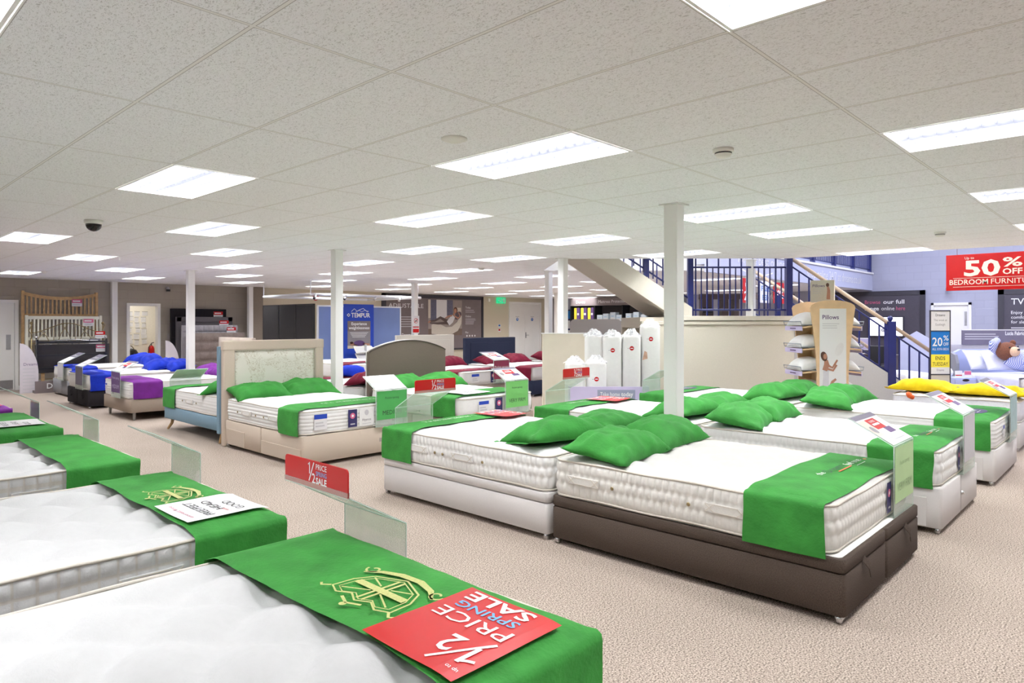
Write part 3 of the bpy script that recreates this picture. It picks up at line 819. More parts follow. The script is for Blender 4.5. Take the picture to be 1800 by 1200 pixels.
def runner(bed, m, label, v0=.03, v1=.48, drop=.25, motif=None, amp=.004, res=.04, seedv=0, sag=.012, drop_other=None):
    """cloth strip laid across the mattress, hanging at both sides"""
    W, L, H = bed.mW, bed.mL, bed.mh
    z0 = bed.bz+.005
    o = .024
    def prof(sgn, dr):
        q = []
        ze = H-.036
        for k in range(int(dr/.03)+1): q.append((-o-.004-.004*math.sin(k*.5), ze-.03-(dr-.03)*(1-k/max(1, int(dr/.03)))))
        q += [(-o-.001, ze-.008), (-.02, ze+.014), (-.002, ze+.024)]
        return q if sgn < 0 else [(W-x, z) for x, z in q][::-1]
    P = prof(-1, drop)
    nT = int((W-.1)/res)
    P += [(.03+(W-.06)*k/nT, None) for k in range(nT+1)]
    P += prof(1, drop_other if drop_other is not None else drop)
    nv = max(6, int((v1-v0)/res))
    def zt(u, v): return H-zfall(u, v, W, L)+.007
    arc = [0]
    for a, c in zip(P, P[1:]): arc.append(arc[-1]+math.hypot(c[0]-a[0], (c[1] or H)-(a[1] or H)))
    def fn(a, c):
        k = round(a*(len(P)-1)); u, z = P[k]; s_ = arc[k]
        wob = .022*noise.noise((s_*2.2, seedv+3*c, 5.1))
        v = v0+(v1-v0)*c+wob*(1 if c > .5 else .5)
        n1 = noise.noise((s_*3.1, v*6, seedv))*.6+noise.noise((s_*8, v*11, seedv+9))*.35
        if z is None: return (u, v, zt(u, max(v, .0))+amp*(n1+.6)*1.6)
        sg = -1 if u < W/2 else 1
        return (u+sg*amp*(n1+.9)*.8, v+.012*noise.noise((z*6, seedv, v)), z+(.0 if z > .06 else .006*noise.noise((v*7, seedv, 1))))
    b = MB(); b.grid(lambda a, c: fn(a, c), len(P)-1, nv, m)
    sm = b.bm
    root = bed.at(bed.mi, bed.mfi, z0)
    t = thing('bed_runner', label, 'bed runner', root, bed.rz)
    me = obj('cloth', b, t)
    bed.rz_top = lambda u, v: zt(u, v)+amp*1.9+.001
    if motif:
        pr = Print(.0006); motif(pr, W, v0, v1)
        def lay(x, y, z):
            n1 = noise.noise((x*3.1, y*6, seedv))*.6
            return (x, y, zt(x, y)+amp*2.2+z)
        pr.bend(lay); obj('embroidery', pr, t)
    return t

def crest(u, k=1.0):
    def f(pr, W, v0, v1):
        c = (u, (v0+v1)/2+.05)
        G = GOLD
        def T(p): return [(c[0]+x*k, c[1]+y*k) for x, y in p]
        shield = [(-.15, .075), (-.1, .095), (-.05, .07), (0, .095), (.05, .07), (.1, .095), (.15, .075), (.145, 0), (.11, -.06), (0, -.105), (-.11, -.06), (-.145, 0), (-.15, .075)]
        pr.band(T(shield), .007*k, G); pr.band(T([(x*.86, y*.86) for x, y in shield]), .004*k, G); pr.up()
        pr.band(T([(-.012, .08), (-.012, -.085)]), .010*k, G); pr.band(T([(.012, .08), (.012, -.085)]), .010*k, G); pr.up(); pr.band(T([(-.12, .0), (.12, .0)]), .028*k, G); pr.up()
        for sx in (-1, 1):
            pr.band(T([(sx*.025, .02), (sx*.115, .065)]), .006*k, G); pr.band(T([(sx*.025, -.02), (sx*.1, -.05)]), .006*k, G)
        pr.up()
        pr.band(T([(-.17, -.06), (-.12, -.1), (-.04, -.125), (.05, -.12), (.12, -.095), (.17, -.055)]), [.008*k, .02*k, .026*k, .026*k, .02*k, .008*k], G)
        for sx in (-1, 1):
            sp = [(sx*(.16+.03*math.cos(a)*(1-a/9)), -.09+.03*math.sin(a)*(1-a/9)) for a in [x*.45 for x in range(14)]]
            pr.band(T(sp), .008*k, G)
            pr.band(T([(sx*.15, .08), (sx*.175, .1), (sx*.19, .09)]), .009*k, G)
        pr.band(T([(-.05, .105), (0, .125), (.05, .105)]), .01*k, G); pr.disc(c[0], c[1]+.135*k, .012*k, .012*k, G)
    return f
def dream_words(u, k=1.0, second='feel true', dots=True):
    def f(pr, W, v0, v1):
        c = (v0+v1)/2-.02
        pr.text('the', u-.33*k, c+.02, .075*k, STITCH_W, 'l', .0); pr.up()
        pr.text('Dreams', u-.2*k, c, .1*k, STITCH_D, 'l', .0); pr.rect(u-.12*k, c-.035*k, u+.16*k, c-.022*k, ORANGE_I); pr.up()
        pr.text(second, u+.16*k, c-.015, .085*k, STITCH_W, 'l', .004); pr.rect(u+.2*k, c-.06*k, u+.4*k, c-.054*k, STITCH_W); pr.up()
        if dots: pr.disc(u+.5*k, c-.02, .018*k, .014*k, ORANGE_I)
    return f
def stroke_words(pr, x0, x1, y, h, m, seedv=1):
    """a line of small embroidered strokes, too fine to read"""
    rr = random.Random(seedv); x = x0
    while x < x1-h*.5:
        w = h*rr.uniform(.4, .75); k = rr.choice((0, 1, 2)); t = h*.11
        pr.band([(x, y), (x+h*.1, y+h)], t, m)
        if k == 0: pr.band([(x+h*.1, y+h*.9), (x+w, y+h*.6), (x+w*.9, y+h*.1)], t, m)
        elif k == 1: pr.band([(x+w*.7, y), (x+w*.8, y+h*.9)], t, m); pr.band([(x+h*.1, y+h*.5), (x+w*.7, y+h*.5)], t, m)
        else: pr.band([(x, y+h*.06), (x+w*.8, y+h*.06)], t, m)
        x += w+h*(.7 if rr.random() < .15 else .25)
def oval_badge(u):
    def f(pr, W, v0, v1):
        c = (v0+v1)/2
        pr.disc(u, c, .24, .12, NAVY_I, 28); pr.up(); stroke_words(pr, u-.17, u+.16, c-.02, .05, STITCH_W, 4); pr.rect(u-.1, c-.05, u+.1, c-.044, STITCH_W); pr.rect(u-.05, c+.06, u+.05, c+.066, YEL_I)
    return f
def white_words(u, t='', k=1):
    def f(pr, W, v0, v1):
        c = (v0+v1)/2-.03; n = max(8, len(t)); stroke_words(pr, u-.035*n*k, u+.035*n*k, c, .075*k, STITCH_W, n)
    return f

def pillow(bed, u, v, m, label, w=.74, d=.48, t=.15, rz=0, seedv=0, tilt=0, z=None, grp=None, roll=0, cat='pillow', name='pillow', nx=30, ny=22):
    b = MB()
    def shape(x, y, top):
        X, Y = 2*x-1, 2*y-1
        ex = w/2*(1-.11*(1-Y*Y)**1.2*abs(X)**3); ey = d/2*(1-.15*(1-X*X)**1.2*abs(Y)**3)
        px, py = X*ex, Y*ey
        k = max(0, (1-abs(X)**2.6)*(1-abs(Y)**2.6))
        hh = k**.55
        wr = .034*noise.noise((px*4+seedv, py*4, seedv*3.1))+.022*noise.noise((px*9+2, py*7+seedv, 2))-.018*abs(noise.noise((px*6+py*9, px*3-seedv, 8)))
        ang = math.atan2(Y, X); ridge = .013*math.sin(ang*11+seedv*2)*min(1, (X*X+Y*Y))*k**.3
        if top: zz = t*hh*(.92+.08*X*math.sin(seedv))+(wr+ridge)*min(1, k*3)
        else: zz = -.012*hh
        lift = .022*(abs(X)**6*abs(Y)**6)+.006*noise.noise((X*3, Y*3, seedv))*(1-k)
        return (px, py, zz+lift)
    A = b.grid(lambda x, y: shape(x, y, 1), nx, ny, m)
    B = b.grid(lambda x, y: shape(x, 1-y, 0), nx, ny, m)
    bmesh.ops.remove_doubles(b.bm, verts=b.bm.verts, dist=.0008)
    zz = bed.top+.02 if z is None else z
    mx = Matrix.Translation(bed.at(u, v, zz)) @ Matrix.Rotation(bed.rz+rz, 4, 'Z') @ Matrix.Rotation(tilt, 4, 'X') @ Matrix.Rotation(roll, 4, 'Y')
    t_ = thing(name, label, cat, mx=mx, group=grp)
    obj('filled_cover', b, t_)
    # seam and open flap at one end
    s = MB(); pts = []
    for k in range(ny+1):
        x, y, z_ = shape(1, k/ny, 1); pts.append((x, y, z_))
    for p, q in zip(pts, pts[1:]):
        s.poly([p, (p[0]+.03, p[1]*1.01, p[2]-.004), (q[0]+.03, q[1]*1.01, q[2]-.004), q], m)
    obj('open_flap', s, t_)
    return t_

# ------------------------------------------------------------------ point of sale pieces
def half_price(pr, w, h, flat=True, sub=True):
    """red board with the sale wording, origin lower left"""
    pr.rect(0, 0, w, h, RED); pr.up()
    return pr
def sale_words(pr, cx, cy, k):
    pr.band([(cx-.115*k, cy+.075*k), (cx-.09*k, cy+.10*k), (cx-.09*k, cy-.01*k)], .014*k, WHITE_I)
    pr.band([(cx-.10*k, cy-.08*k), (cx-.01*k, cy+.105*k)], .014*k, WHITE_I)
    pr.text('2', cx-.045*k, cy-.09*k, .13*k, WHITE_I, 'l', .01)
    pr.text('PRICE', cx+.025*k, cy+.045*k, .075*k, WHITE_I, 'l', .004, width=.19*k)
    pr.text('SPRING', cx+.025*k, cy-.015*k, .062*k, SKYB_I, 'l', .008, width=.19*k)
    pr.text('SALE', cx+.025*k, cy-.09*k, .085*k, WHITE_I, 'l', .03, width=.19*k)

def holder(bed, u, label, plate=None, words=(), card='offer', card_label=None, red=None, v=-.035, w=.46, zb=None, zt=.78, wcol=BLACK_I, reach=.27, rise=.15, plate_label=None):
    """bent clear sign holder standing at the foot of a bed: upright, then a ledge sloping up towards the pillows"""
    zb = bed.bz+.004 if zb is None else zb
    H = zt-zb
    t = thing('sign_holder', label, 'sign holder', bed.at(u, v, zb), bed.rz)
    b = MB(); hw = w/2; e = .0025
    b.box(-hw, -e, 0, hw, e, H, ACRYL); obj('upright_sheet', b, t)
    b = MB(); b.box(-hw, 0, 0, hw, .06, .003, ACRYL); obj('foot_flange', b, t)
    b = MB(); b.prism([(-hw, 0, H), (-hw, reach, H+rise), (-hw, reach, H+rise+.005), (-hw, 0, H+.005)], (w, 0, 0), ACRYL); obj('sloping_ledge', b, t)
    b = MB()                                  # bright polished edges
    EDG = mat('polished acrylic edge', (206, 222, 214), rough=.2, noise_scale=5, noise_amt=.03)
    for x in (-hw, hw):
        b.tube([(x, 0, 0), (x, 0, H), (x, reach, H+rise)], .0026, EDG, 5)
    b.tube([(-hw, 0, H), (hw, 0, H)], .003, EDG, 5); b.tube([(-hw, reach, H+rise), (hw, reach, H+rise)], .0026, EDG, 5)
    obj('polished_edge', b, t)
    base = Matrix.Translation(bed.at(u, v, zb)) @ Matrix.Rotation(bed.rz, 4, 'Z')
    if plate is not None:
        pr = Print(); pw, ph = hw-.012, H-.012
        pr.rect(-pw, ph*.2, pw, ph, plate); pr.up()
        for txt, yy, sz in words: pr.text(txt, 0, ph*(.2+.8*yy), sz, wcol, 'c', 0)
        tag(obj('firmness_card', pr, mx=base @ Matrix.Translation((0, -.0045, 0)) @ STAND), plate_label, 'card')
    if card:
        pr = Print(); cw = hw-.01; cl = math.hypot(reach, rise)-.012
        pr.rect(-cw, 0, cw, cl, PAPER); pr.up()
        if card == 'offer':
            pr.rect(-cw, cl*.86, cw, cl, MAUVE_I); pr.rect(-cw, cl*.3, -cw*.45, cl*.82, BEIGE_I); pr.rect(-cw*.4, cl*.48, cw*.45, cl*.82, RED); pr.rect(cw*.1, cl*.3, cw*.7, cl*.48, PURP_I); pr.up()
            pr.disc(-cw*.72, cl*.5, cw*.16, cl*.12, GREY_I, 12); pr.rect(-cw*.3, cl*.6, cw*.3, cl*.66, WHITE_I); pr.text('1/2 PRICE', 0, cl*.7, cl*.09, WHITE_I, 'c', .01)
            pr.rect(-cw*.8, cl*.1, cw*.8, cl*.13, MIDGREY_I); pr.rect(-cw*.8, cl*.18, cw*.4, cl*.21, MIDGREY_I)
        elif card == 'photo':
            pr.rect(-cw, cl*.45, -cw*.25, cl*.98, BEIGE_I); pr.rect(-cw*.15, cl*.45, cw*.3, cl*.98, WHITE_I); pr.up()
            for k in range(7): pr.rect(-cw*.1, cl*(.5+.065*k), cw*(.1+.1*(k % 3)), cl*(.52+.065*k), MIDGREY_I)
            pr.rect(-cw, cl*.3, cw*.2, cl*.34, MIDGREY_I)
        elif card == 'dream':
            pr.rect(-cw, cl*.55, cw, cl, MAUVE_I); pr.up(); pr.text('Dreams', 0, cl*.66, cl*.2, WHITE_I, 'c', .0); pr.rect(-cw*.7, cl*.2, cw*.7, cl*.25, MIDGREY_I)
        elif card == 'grey':
            pr.rect(-cw, 0, cw, cl, MIDGREY_I); pr.up(); pr.text('offer', 0, cl*.5, cl*.25, GREY_I, 'c', .0)
        ang = math.atan2(rise, reach)
        o = obj('price_card', pr, mx=base @ Matrix.Translation((0, .004, H+.009)) @ Matrix.Rotation(ang, 4, 'X'))
        tag(o, card_label, 'card')
    if red:
        rw, rh, side = red[0], red[1], red[2]
        flipm = Matrix.Rotation(PI, 4, 'Z') if side < 0 else Matrix.Identity(4)
        rt = thing('sale_board', red[3], 'sale board', mx=base @ Matrix.Translation((red[4] if len(red) > 4 else 0, reach+.012, H+rise+.006)) @ flipm)
        q = MB()
        pts = []; r = .018
        for cx, cy, a0 in ((rw/2-r, rh-r, 0), (-rw/2+r, rh-r, PI/2)):
            for k in range(5): a = a0+PI/2*k/4; pts.append((cx+r*math.cos(a), 0, cy+r*math.sin(a)))
        pts += [(-rw/2, 0, 0), (rw/2, 0, 0)]
        q.prism([(x, -.003, z) for x, y, z in pts], (0, .006, 0), RED); obj('board', q, rt)
        pr = Print(.0006); sale_words(pr, .0, rh*.54, rh/.26); obj('lettering', pr, rt, mx=Matrix.Translation((0, -.004, 0)) @ STAND)
        pr = Print(.0006); sale_words(pr, .0, rh*.54, rh/.26); obj('lettering', pr, rt, mx=Matrix.Translation((0, .004, 0)) @ Matrix.Rotation(PI, 4, 'Z') @ STAND)
        q = MB(); q.box(-rw/2, -.006, -.004, rw/2, .006, .022, ACRYL); obj('clear_grip', q, rt)
    return t

def leaflet(bed, u0, v0, w, l, label, kind='red', rz=0, lift=.0, curl=.012, z=None):
    """printed sheet lying on the bedding"""
    pr = Print(.0022)
    n = 10
    if kind == 'red':
        pr.rect(0, 0, w, l, RED, n); pr.up()
        k = w
        pr.band([(.05*k, .77*l), (.10*k, .795*l), (.15*k, .83*l)], .03*k, WHITE_I); pr.band([(.148*k, (.845-.03*q)*l) for q in range(8)], .04*k, WHITE_I); pr.band([((.10+.033*q)*k, (.53+.05*q)*l) for q in range(9)], .03*k, WHITE_I)
        pr.text('2', .31*k, .60*l, .3*l, WHITE_I, 'l', .012); pr.text('up to', .05*k, .9*l, .05*l, WHITE_I, 'l', 0)
        pr.text('PRICE', .12*k, .35*l, .2*l, WHITE_I, 'l', .0, width=.78*k); pr.text('SPRING', .2*k, .21*l, .13*l, SKYB_I, 'l', .01, width=.66*k); pr.text('SALE', .2*k, .04*l, .19*l, WHITE_I, 'l', .02, width=.7*k)
    elif kind == 'white':
        pr.rect(0, 0, w, l, PAPER, n); pr.up()
        pr.text('FREE', .12*w, .62*l, .15*l, BLACK_I, 'l', 0, width=.34*w); pr.text('FEET', .5*w, .62*l, .15*l, BLACK_I, 'l', 0, width=.36*w)
        pr.text('HEAD', .3*w, .43*l, .15*l, BLACK_I, 'l', 0, width=.5*w); pr.text('2 YEARS', .1*w, .43*l, .06*l, RED, 'l', 0)
        pr.text('GOOD', .12*w, .24*l, .15*l, BLACK_I, 'l', 0, width=.5*w); pr.text('interest free', .5*w, .86*l, .07*l, PINK_I, 'c', 0, width=.7*w); pr.rect(.15*w, .12*l, .8*w, .125*l, MIDGREY_I)
        pr.text('credit', .2*w, .05*l, .05*l, GREY_I, 'l', 0)
    W, L = bed.mW, bed.mL
    c, s = math.cos(rz), math.sin(rz)
    def lay(x, y, zz):
        u, v = u0+x*c-y*s, v0+x*s+y*c
        uu, vv = min(max(u, 0), W), min(max(v, 0), L)
        return (u, v, bed.mh-zfall(uu, vv, W, L)*.7+.02+lift+curl*((x/w-.5)**2*2+noise.noise((x*2.5, y*2.5, u0))*.3)+zz)
    pr.bend(lay)
    o = obj('sale_leaflet' if kind == 'red' else 'offer_leaflet', pr, mx=Matrix.Translation(bed.at(bed.mi, bed.mfi, bed.bz+.005)) @ Matrix.Rotation(bed.rz, 4, 'Z'))
    return tag(o, label, 'leaflet')
def slim_legs(m, dx=.08, h=.14, r=.02, splay=0):
    def f(t, W, L, z0):
        for x in (dx, W-dx):
            for y in (dx, L-dx):
                b = MB(); sx = -1 if x < W/2 else 1; sy = -1 if y < L/2 else 1
                b.tube([(x+sx*splay, y+sy*splay, 0), (x+sx*splay*.3, y+sy*splay*.3, z0*.5), (x, y, z0+.02)], [r*.6, r*.85, r], m, 10); obj('leg', b, t)
    return f
PALEG_I = mat('pale green print', (168, 202, 142), rough=.5, noise_scale=3, noise_amt=.08)
DUSTG_I = mat('dusty green print', (128, 160, 112), rough=.5, noise_scale=5, noise_amt=.05)
# ------------------------------------------------------------------ left-hand row, feet to the aisle
def std_handles(side, L, near=True): return [(side, p) for p in ((.36, L-.42) if near else ())]
LB = [('L1', 1.265, 2.79), ('L2', 3.13, 4.62), ('L3', 5.19, 6.72), ('L4', 7.22, 8.74), ('L5', 9.3, 10.8)]
where = ['nearest the camera', 'second from the camera', 'third from the camera', 'fourth from the camera', 'fifth from the camera']
LBED = {}
for k, (nm, y0, y1) in enumerate(LB):
    bd = Bed(-.34, 1.73 if k == 0 else 1.68, y0, y1, '+x'); LBED[nm] = bd
    divan(bd, CREAM_F, f'cream divan base under the left-hand mattress {where[k]}', seam='side')
    mattress(bd, 'box' if k < 3 else 'ribs', f'white tufted mattress in the left-hand row, {where[k]}', tick=TICK_L, res=(.022, .022, .035, .06, .08)[k],
             side='box' if k < 3 else 'ribs', tuft=.05, puff=.8, period=.40, handles=[('u0', .62), ('u0', 1.5)] if k < 3 else [], foot_inset=.01)
L1, L2, L3, L4, L5 = [LBED[n] for n in ('L1', 'L2', 'L3', 'L4', 'L5')]
runner(L1, GREEN, 'green velvet bed runner with gold crest under the big red sale sheet', v0=.0, v1=.57, motif=crest(.66, 1.12), amp=.007, res=.024, seedv=1.3)
runner(L2, GREEN, 'green velvet bed runner with gold crest under the white paper sheet', v0=.0, v1=.45, motif=crest(.70, .95), amp=.006, res=.024, seedv=4.1)
runner(L3, GREEN, 'plain green velvet bed runner on the third left-hand mattress', v0=.0, v1=.46, amp=.006, res=.035, seedv=7.7)
runner(L4, GREEN, 'green velvet bed runner below a white leaflet at the left edge', v0=.0, v1=.5, amp=.005, res=.05, seedv=9.2)
runner(L5, PURPLE, 'purple velvet bed runner at the left edge of the picture', v0=.0, v1=.5, amp=.005, res=.06, seedv=3.2)
leaflet(L1, .04, .11, .40, .45, 'large glossy red half price spring sale sheet on the nearest green runner', 'red', rz=.0, lift=.004, curl=.014)
leaflet(L2, .10, .03, .40, .40, 'white printed offer sheet on the green runner of the second left-hand bed', 'white', rz=.02, lift=.002, curl=.012)
leaflet(L4, .12, .1, .45, .42, 'white printed leaflet on the dark green runner at the left edge', 'white', rz=-.05)
leaflet(L5, .05, .08, .42, .42, 'small red sale leaflet on the purple runner at the left edge', 'red')
hz = dict(v=-.06, zb=.36, card=None)
holder(L1, 1.29, 'clear acrylic sign holder at the foot of the nearest left-hand bed, carrying a red board', zt=.725,
       red=(.50, .115, 1, 'red half price spring sale board above the nearest left-hand bed', .02), w=.47, **hz)
holder(L2, 1.44, 'empty clear acrylic sign holder at the foot of the bed with the white paper', zt=.765, w=.47, **hz)
holder(L3, 1.44, 'empty clear acrylic sign holder at the foot of the third left-hand bed', zt=.765, w=.44, **hz)
holder(L4, 1.4, 'small clear acrylic sign holder at the foot of the fourth left-hand bed', zt=.75, w=.4, v=-.06, zb=.36, card=None, plate=PURP_I, plate_label='mauve backed card in the fourth left-hand sign holder')

# ------------------------------------------------------------------ middle right block: two rows, pillow ends together
BR = Bed(3.735, 5.245, 1.17, 3.15, '-y'); R2 = Bed(5.84, 7.2, 1.15, 3.14, '-y'); R3 = Bed(7.93, 9.33, 1.12, 3.1, '-y')
C3 = Bed(3.735, 5.215, 3.19, 5.19, '+y'); M2 = Bed(5.84, 7.2, 3.19, 5.18, '+y'); M3 = Bed(7.93, 9.33, 3.16, 5.12, '+y')
divan(BR, BROWN_F, 'dark brown fabric ottoman divan base with strap handles', ottoman=True, seam='foot', handles=True)
mattress(BR, 'pleat', 'cream pleated mattress on the dark brown divan base', tick=CREAM_T, res=.022, side='pleat', tuft=.03, puff=.6, period=.34, foot_inset=.07, handles=[('u0', 1.0-.42), ('u0', 1.62)], tags=[(.98, .09, .19, 'navy')])
runner(BR, GREEN, 'green velvet bed runner with embroidered wording on the brown divan bed', v0=.02, v1=.47, motif=dream_words(.85, .85), amp=.003, res=.028, seedv=2.2, drop=.262)
pillow(BR, .36, 1.66, GREEN, 'green velvet pillow at the corner of the brown divan bed, nearest the camera', w=.78, d=.52, t=.17, rz=.12, seedv=1.1, tilt=.13)
pillow(BR, 1.06, 1.72, GREEN, 'green velvet pillow beside the near column on the brown divan bed', w=.78, d=.5, t=.17, rz=.06, seedv=2.7, tilt=.12)
holder(BR, 1.24, 'tall clear acrylic sign holder standing on the brown divan base', plate=PALEG_I, words=[('Pocket sprung', .66, .04), ('VERY FIRM', .2, .075)], wcol=DUSTG_I, plate_label='faded green firmness card behind the acrylic on the brown divan', card_label='white offer card with red panel above the brown divan bed', v=.025, zt=.80, w=.46)

divan(R2, GREYCREAM_F, 'pale grey divan base with a linking knob, next beyond the brown divan', seam='foot', knob=True, drawers=[(0, .1, .75, .27)])
mattress(R2, 'pleat', 'white mattress with pale blue tufting on the pale grey divan', tick=WHITE_T, res=.03, side='pleat', tuft=.03, puff=.6, period=.36, foot_inset=.03, streak=mat('pale blue damask', (200, 207, 226), rough=.7, noise_scale=40, noise_amt=.05), handles=[('u0', 1.2)], tags=[(.62, .07, .19, 'navy')])
runner(R2, GREEN, 'green velvet bed runner with small wording on the second right-hand bed', v0=.02, v1=.47, motif=dream_words(.7, .7), amp=.003, res=.04, seedv=5.2, drop=.26)
pillow(R2, .33, 1.7, GREEN, 'green velvet pillow at the near corner of the second right-hand bed', w=.76, d=.54, t=.17, rz=.2, seedv=3.3, tilt=.14)
pillow(R2, .93, 1.72, GREEN, 'green velvet pillow at the far side of the second right-hand bed', w=.74, d=.5, t=.17, rz=.05, seedv=4.9, tilt=.12)
holder(R2, .88, 'clear acrylic sign holder on the second right-hand bed', plate=MIDGREY_I, plate_label='pale grey card in the sign holder of the second right-hand bed', card_label='white offer card above the second right-hand bed', zt=.83, v=-.02)

divan(R3, GREYCREAM_F, 'pale grey divan base of the third right-hand bed, by the right edge', seam='side', drawers=[(0, .1, .8, .27)])
mattress(R3, 'ribs', 'white mattress with a navy badge runner, third in the right-hand row', res=.06, side='ribs', tuft=.006, foot_inset=.02, tags=[(.45, .08, .12, 'blue'), (.86, .08, .19, 'navy')])
runner(R3, GREEN, 'green velvet bed runner with a navy oval badge', v0=.02, v1=.5, motif=oval_badge(.62), amp=.003, res=.05, seedv=6.2, drop=.26)
pillow(R3, .27, 1.63, GREEN, 'green velvet pillow at the near corner of the third right-hand bed', w=.78, d=.56, t=.18, rz=.25, seedv=6.3, tilt=.13)
pillow(R3, .98, 1.66, GREEN, 'green velvet pillow in front of the pillow rack on the third right-hand bed', w=.76, d=.52, t=.18, rz=-.05, seedv=7.1, tilt=.12)
holder(R3, .89, 'clear acrylic sign holder at the right edge on the third right-hand bed', plate=mat('grey teal print', (150, 178, 178), rough=.5, noise_scale=8, noise_amt=.12), plate_label='grey teal card in the sign holder at the right edge', card_label='white offer card above the third right-hand bed by the yellow pillows', zt=.82, v=-.03)

divan(C3, GREYCREAM_F, 'cream ottoman divan base beside the aisle, behind the brown divan', ottoman=True, seam='none')
mattress(C3, 'pleat', 'white mattress with tab handles on the cream ottoman divan', tick=WHITE_T, res=.03, side='pleat', tuft=.008, handles=[('u1', .5), ('u1', 1.08)])
runner(C3, GREEN, 'green velvet bed runner hanging over the cream ottoman divan', v0=.0, v1=.43, motif=white_words(.8, 'Dreams boutique', .8), amp=.004, res=.032, seedv=8.2, drop=.26)
pillow(C3, 1.03, 1.72, GREEN, 'green velvet pillow over the edge of the cream ottoman divan', w=.8, d=.54, t=.19, rz=-.25, seedv=8.7, tilt=.14)
pillow(C3, .32, 1.68, GREEN, 'green velvet pillow at the far side of the cream ottoman divan', w=.76, d=.52, t=.18, rz=.1, seedv=9.9, tilt=.12)
leaflet(C3, .02, .1, .46, .44, 'red sale leaflet on the runner of the cream ottoman divan', 'red', rz=.1, lift=.004)
holder(C3, 1.07, 'empty acrylic sign holder with a red board on the cream ottoman divan', card=None, zt=.77, v=-.05, red=(.5, .12, 1, 'red half price sale board at the foot of the cream ottoman divan', -.03))

divan(M2, CREAM_F, 'cream divan base mostly hidden behind the cream ottoman bed', seam='side')
mattress(M2, 'ribs', 'white mattress in front of the mattress rolls and cream partition', res=.06, side='ribs', tuft=.008)
runner(M2, GREEN, 'green velvet bed runner in front of the cream partition', v0=.0, v1=.5, motif=white_words(.75, 'Dreams works', .8), amp=.004, res=.05, seedv=10.2, drop=.25)
pillow(M2, .98, 1.70, GREEN, 'green velvet pillow left of the near column, on the bed by the mattress rolls', w=.76, d=.54, t=.18, rz=-.1, seedv=10.7, tilt=.12)
pillow(M2, .32, 1.70, GREEN, 'green velvet pillow right of the near column, on the bed by the mattress rolls', w=.76, d=.54, t=.18, rz=.1, seedv=11.9, tilt=.12)
leaflet(M2, .25, .12, .42, .42, 'red sale leaflet on the runner before the lavender bin', 'red', rz=.15, lift=.004)
holder(M2, .88, 'empty acrylic sign holder with a red board before the cream partition', card=None, zt=.77, v=-.05, red=(.5, .12, 1, 'red half price sale board in front of the short mattress rolls'))

divan(M3, CREAM_F, 'cream divan base hidden behind the bed by the stair landing', seam='side')
mattress(M3, 'plain', 'white mattress next to the stair landing wall', res=.08, side='plain', tuft=.004)
runner(M3, GREEN, 'green velvet bed runner with a blue badge by the stair landing wall', v0=.0, v1=.5, motif=oval_badge(.6), amp=.004, res=.06, seedv=12.2, drop=.25)
pillow(M3, 1.0, 1.68, GREEN, 'green velvet pillow on the landing-side bed, left one of its pair', w=.76, d=.54, t=.19, rz=-.05, seedv=12.7, tilt=.12)
pillow(M3, .3, 1.68, GREEN, 'green velvet pillow on the landing-side bed, right one under the rack', w=.76, d=.54, t=.19, rz=.1, seedv=13.9, tilt=.12)
holder(M3, 1.05, 'empty acrylic sign holder behind the near column by the tall mattress rolls', card=None, zt=.78, v=-.03)

R4 = Bed(10.25, 12.25, 1.2, 2.62, '+x')
divan(R4, GREYCREAM_F, 'pale grey divan base of the bed with yellow pillows', seam='side')
mattress(R4, 'ribs', 'pale grey quilted mattress under the yellow pillows', tick=mat('pale grey ticking', (222, 222, 228), rough=.85, noise_scale=40, noise_amt=.05, bump=.15, bump_scale=60), res=.05, side='plain', tuft=.004)
runner(R4, YELLOW, 'yellow bed runner at the right edge of the picture', v0=.1, v1=.55, amp=.003, res=.06, seedv=14.2, drop=.2)
pillow(R4, 1.08, 1.70, YELLOW, 'yellow pillow on the far right bed, left one of the pair', w=.8, d=.5, t=.19, rz=-.05, seedv=14.7, tilt=.1)
pillow(R4, .34, 1.72, YELLOW, 'yellow pillow on the far right bed, right one of the pair', w=.8, d=.5, t=.16, rz=.06, seedv=15.9, tilt=.1)
b = MB(); b.tube([(0, 0, 0), (.04, .01, .03), (.0, .03, .05), (-.05, .01, .03), (-.02, -.02, .01), (.05, -.02, .02), (.1, 0, .012)], [.012, .025, .032, .03, .028, .022, .012], mat('orange plush', (226, 92, 36), rough=.9, noise_scale=40, noise_amt=.15), 10)
tag(obj('soft_toy_fish', b, loc=(10.27, 2.38, R4.top-.06)), 'small orange plush toy at the edge of the yellow pillow bed', 'soft toy')

# ------------------------------------------------------------------ beds across the aisle, beyond
FL = Bed(3.76, 5.15, 6.68, 8.6, '-y')
t = divan(FL, OAT_F, 'oatmeal fabric drawer divan with a tall floral framed headboard', seam='side', drawers=[(0, .04, .94, .2), (0, 1.38, 1.84, .24)])
b = MB(); W = FL.W; y0, y1 = FL.L, FL.L+.085
for x0, z0, x1, z1 in ((-.02, 0, .13, 1.34), (W-.11, 0, W+.02, 1.34)): b.box(x0, y0, z0, x1, y1, z1, OAT_F, bev=.022, seg=3)
b.box(-.026, y0-.004, 1.22, W+.026, y1+.004, 1.35, OAT_F, bev=.022, seg=3); b.box(.1, y0+.03, .1, W-.1, y1, 1.25, OAT_F)
hb = obj('headboard', b, t)
b = MB(); b.grid(lambda a, c: (.13+(W-.24)*a, y0+.03-.03*min(1, 8*min(a, 1-a, c, 1-c)), .5+.72*c), 24, 20, floral_mat()); obj('floral_panel', b, hb)
b = MB(); b.tube([(.13, y0+.012, .5), (.13, y0+.012, 1.22), (W-.11, y0+.012, 1.22), (W-.11, y0+.012, .5)], .006, PIPE, 6); obj('panel_piping', b, hb)
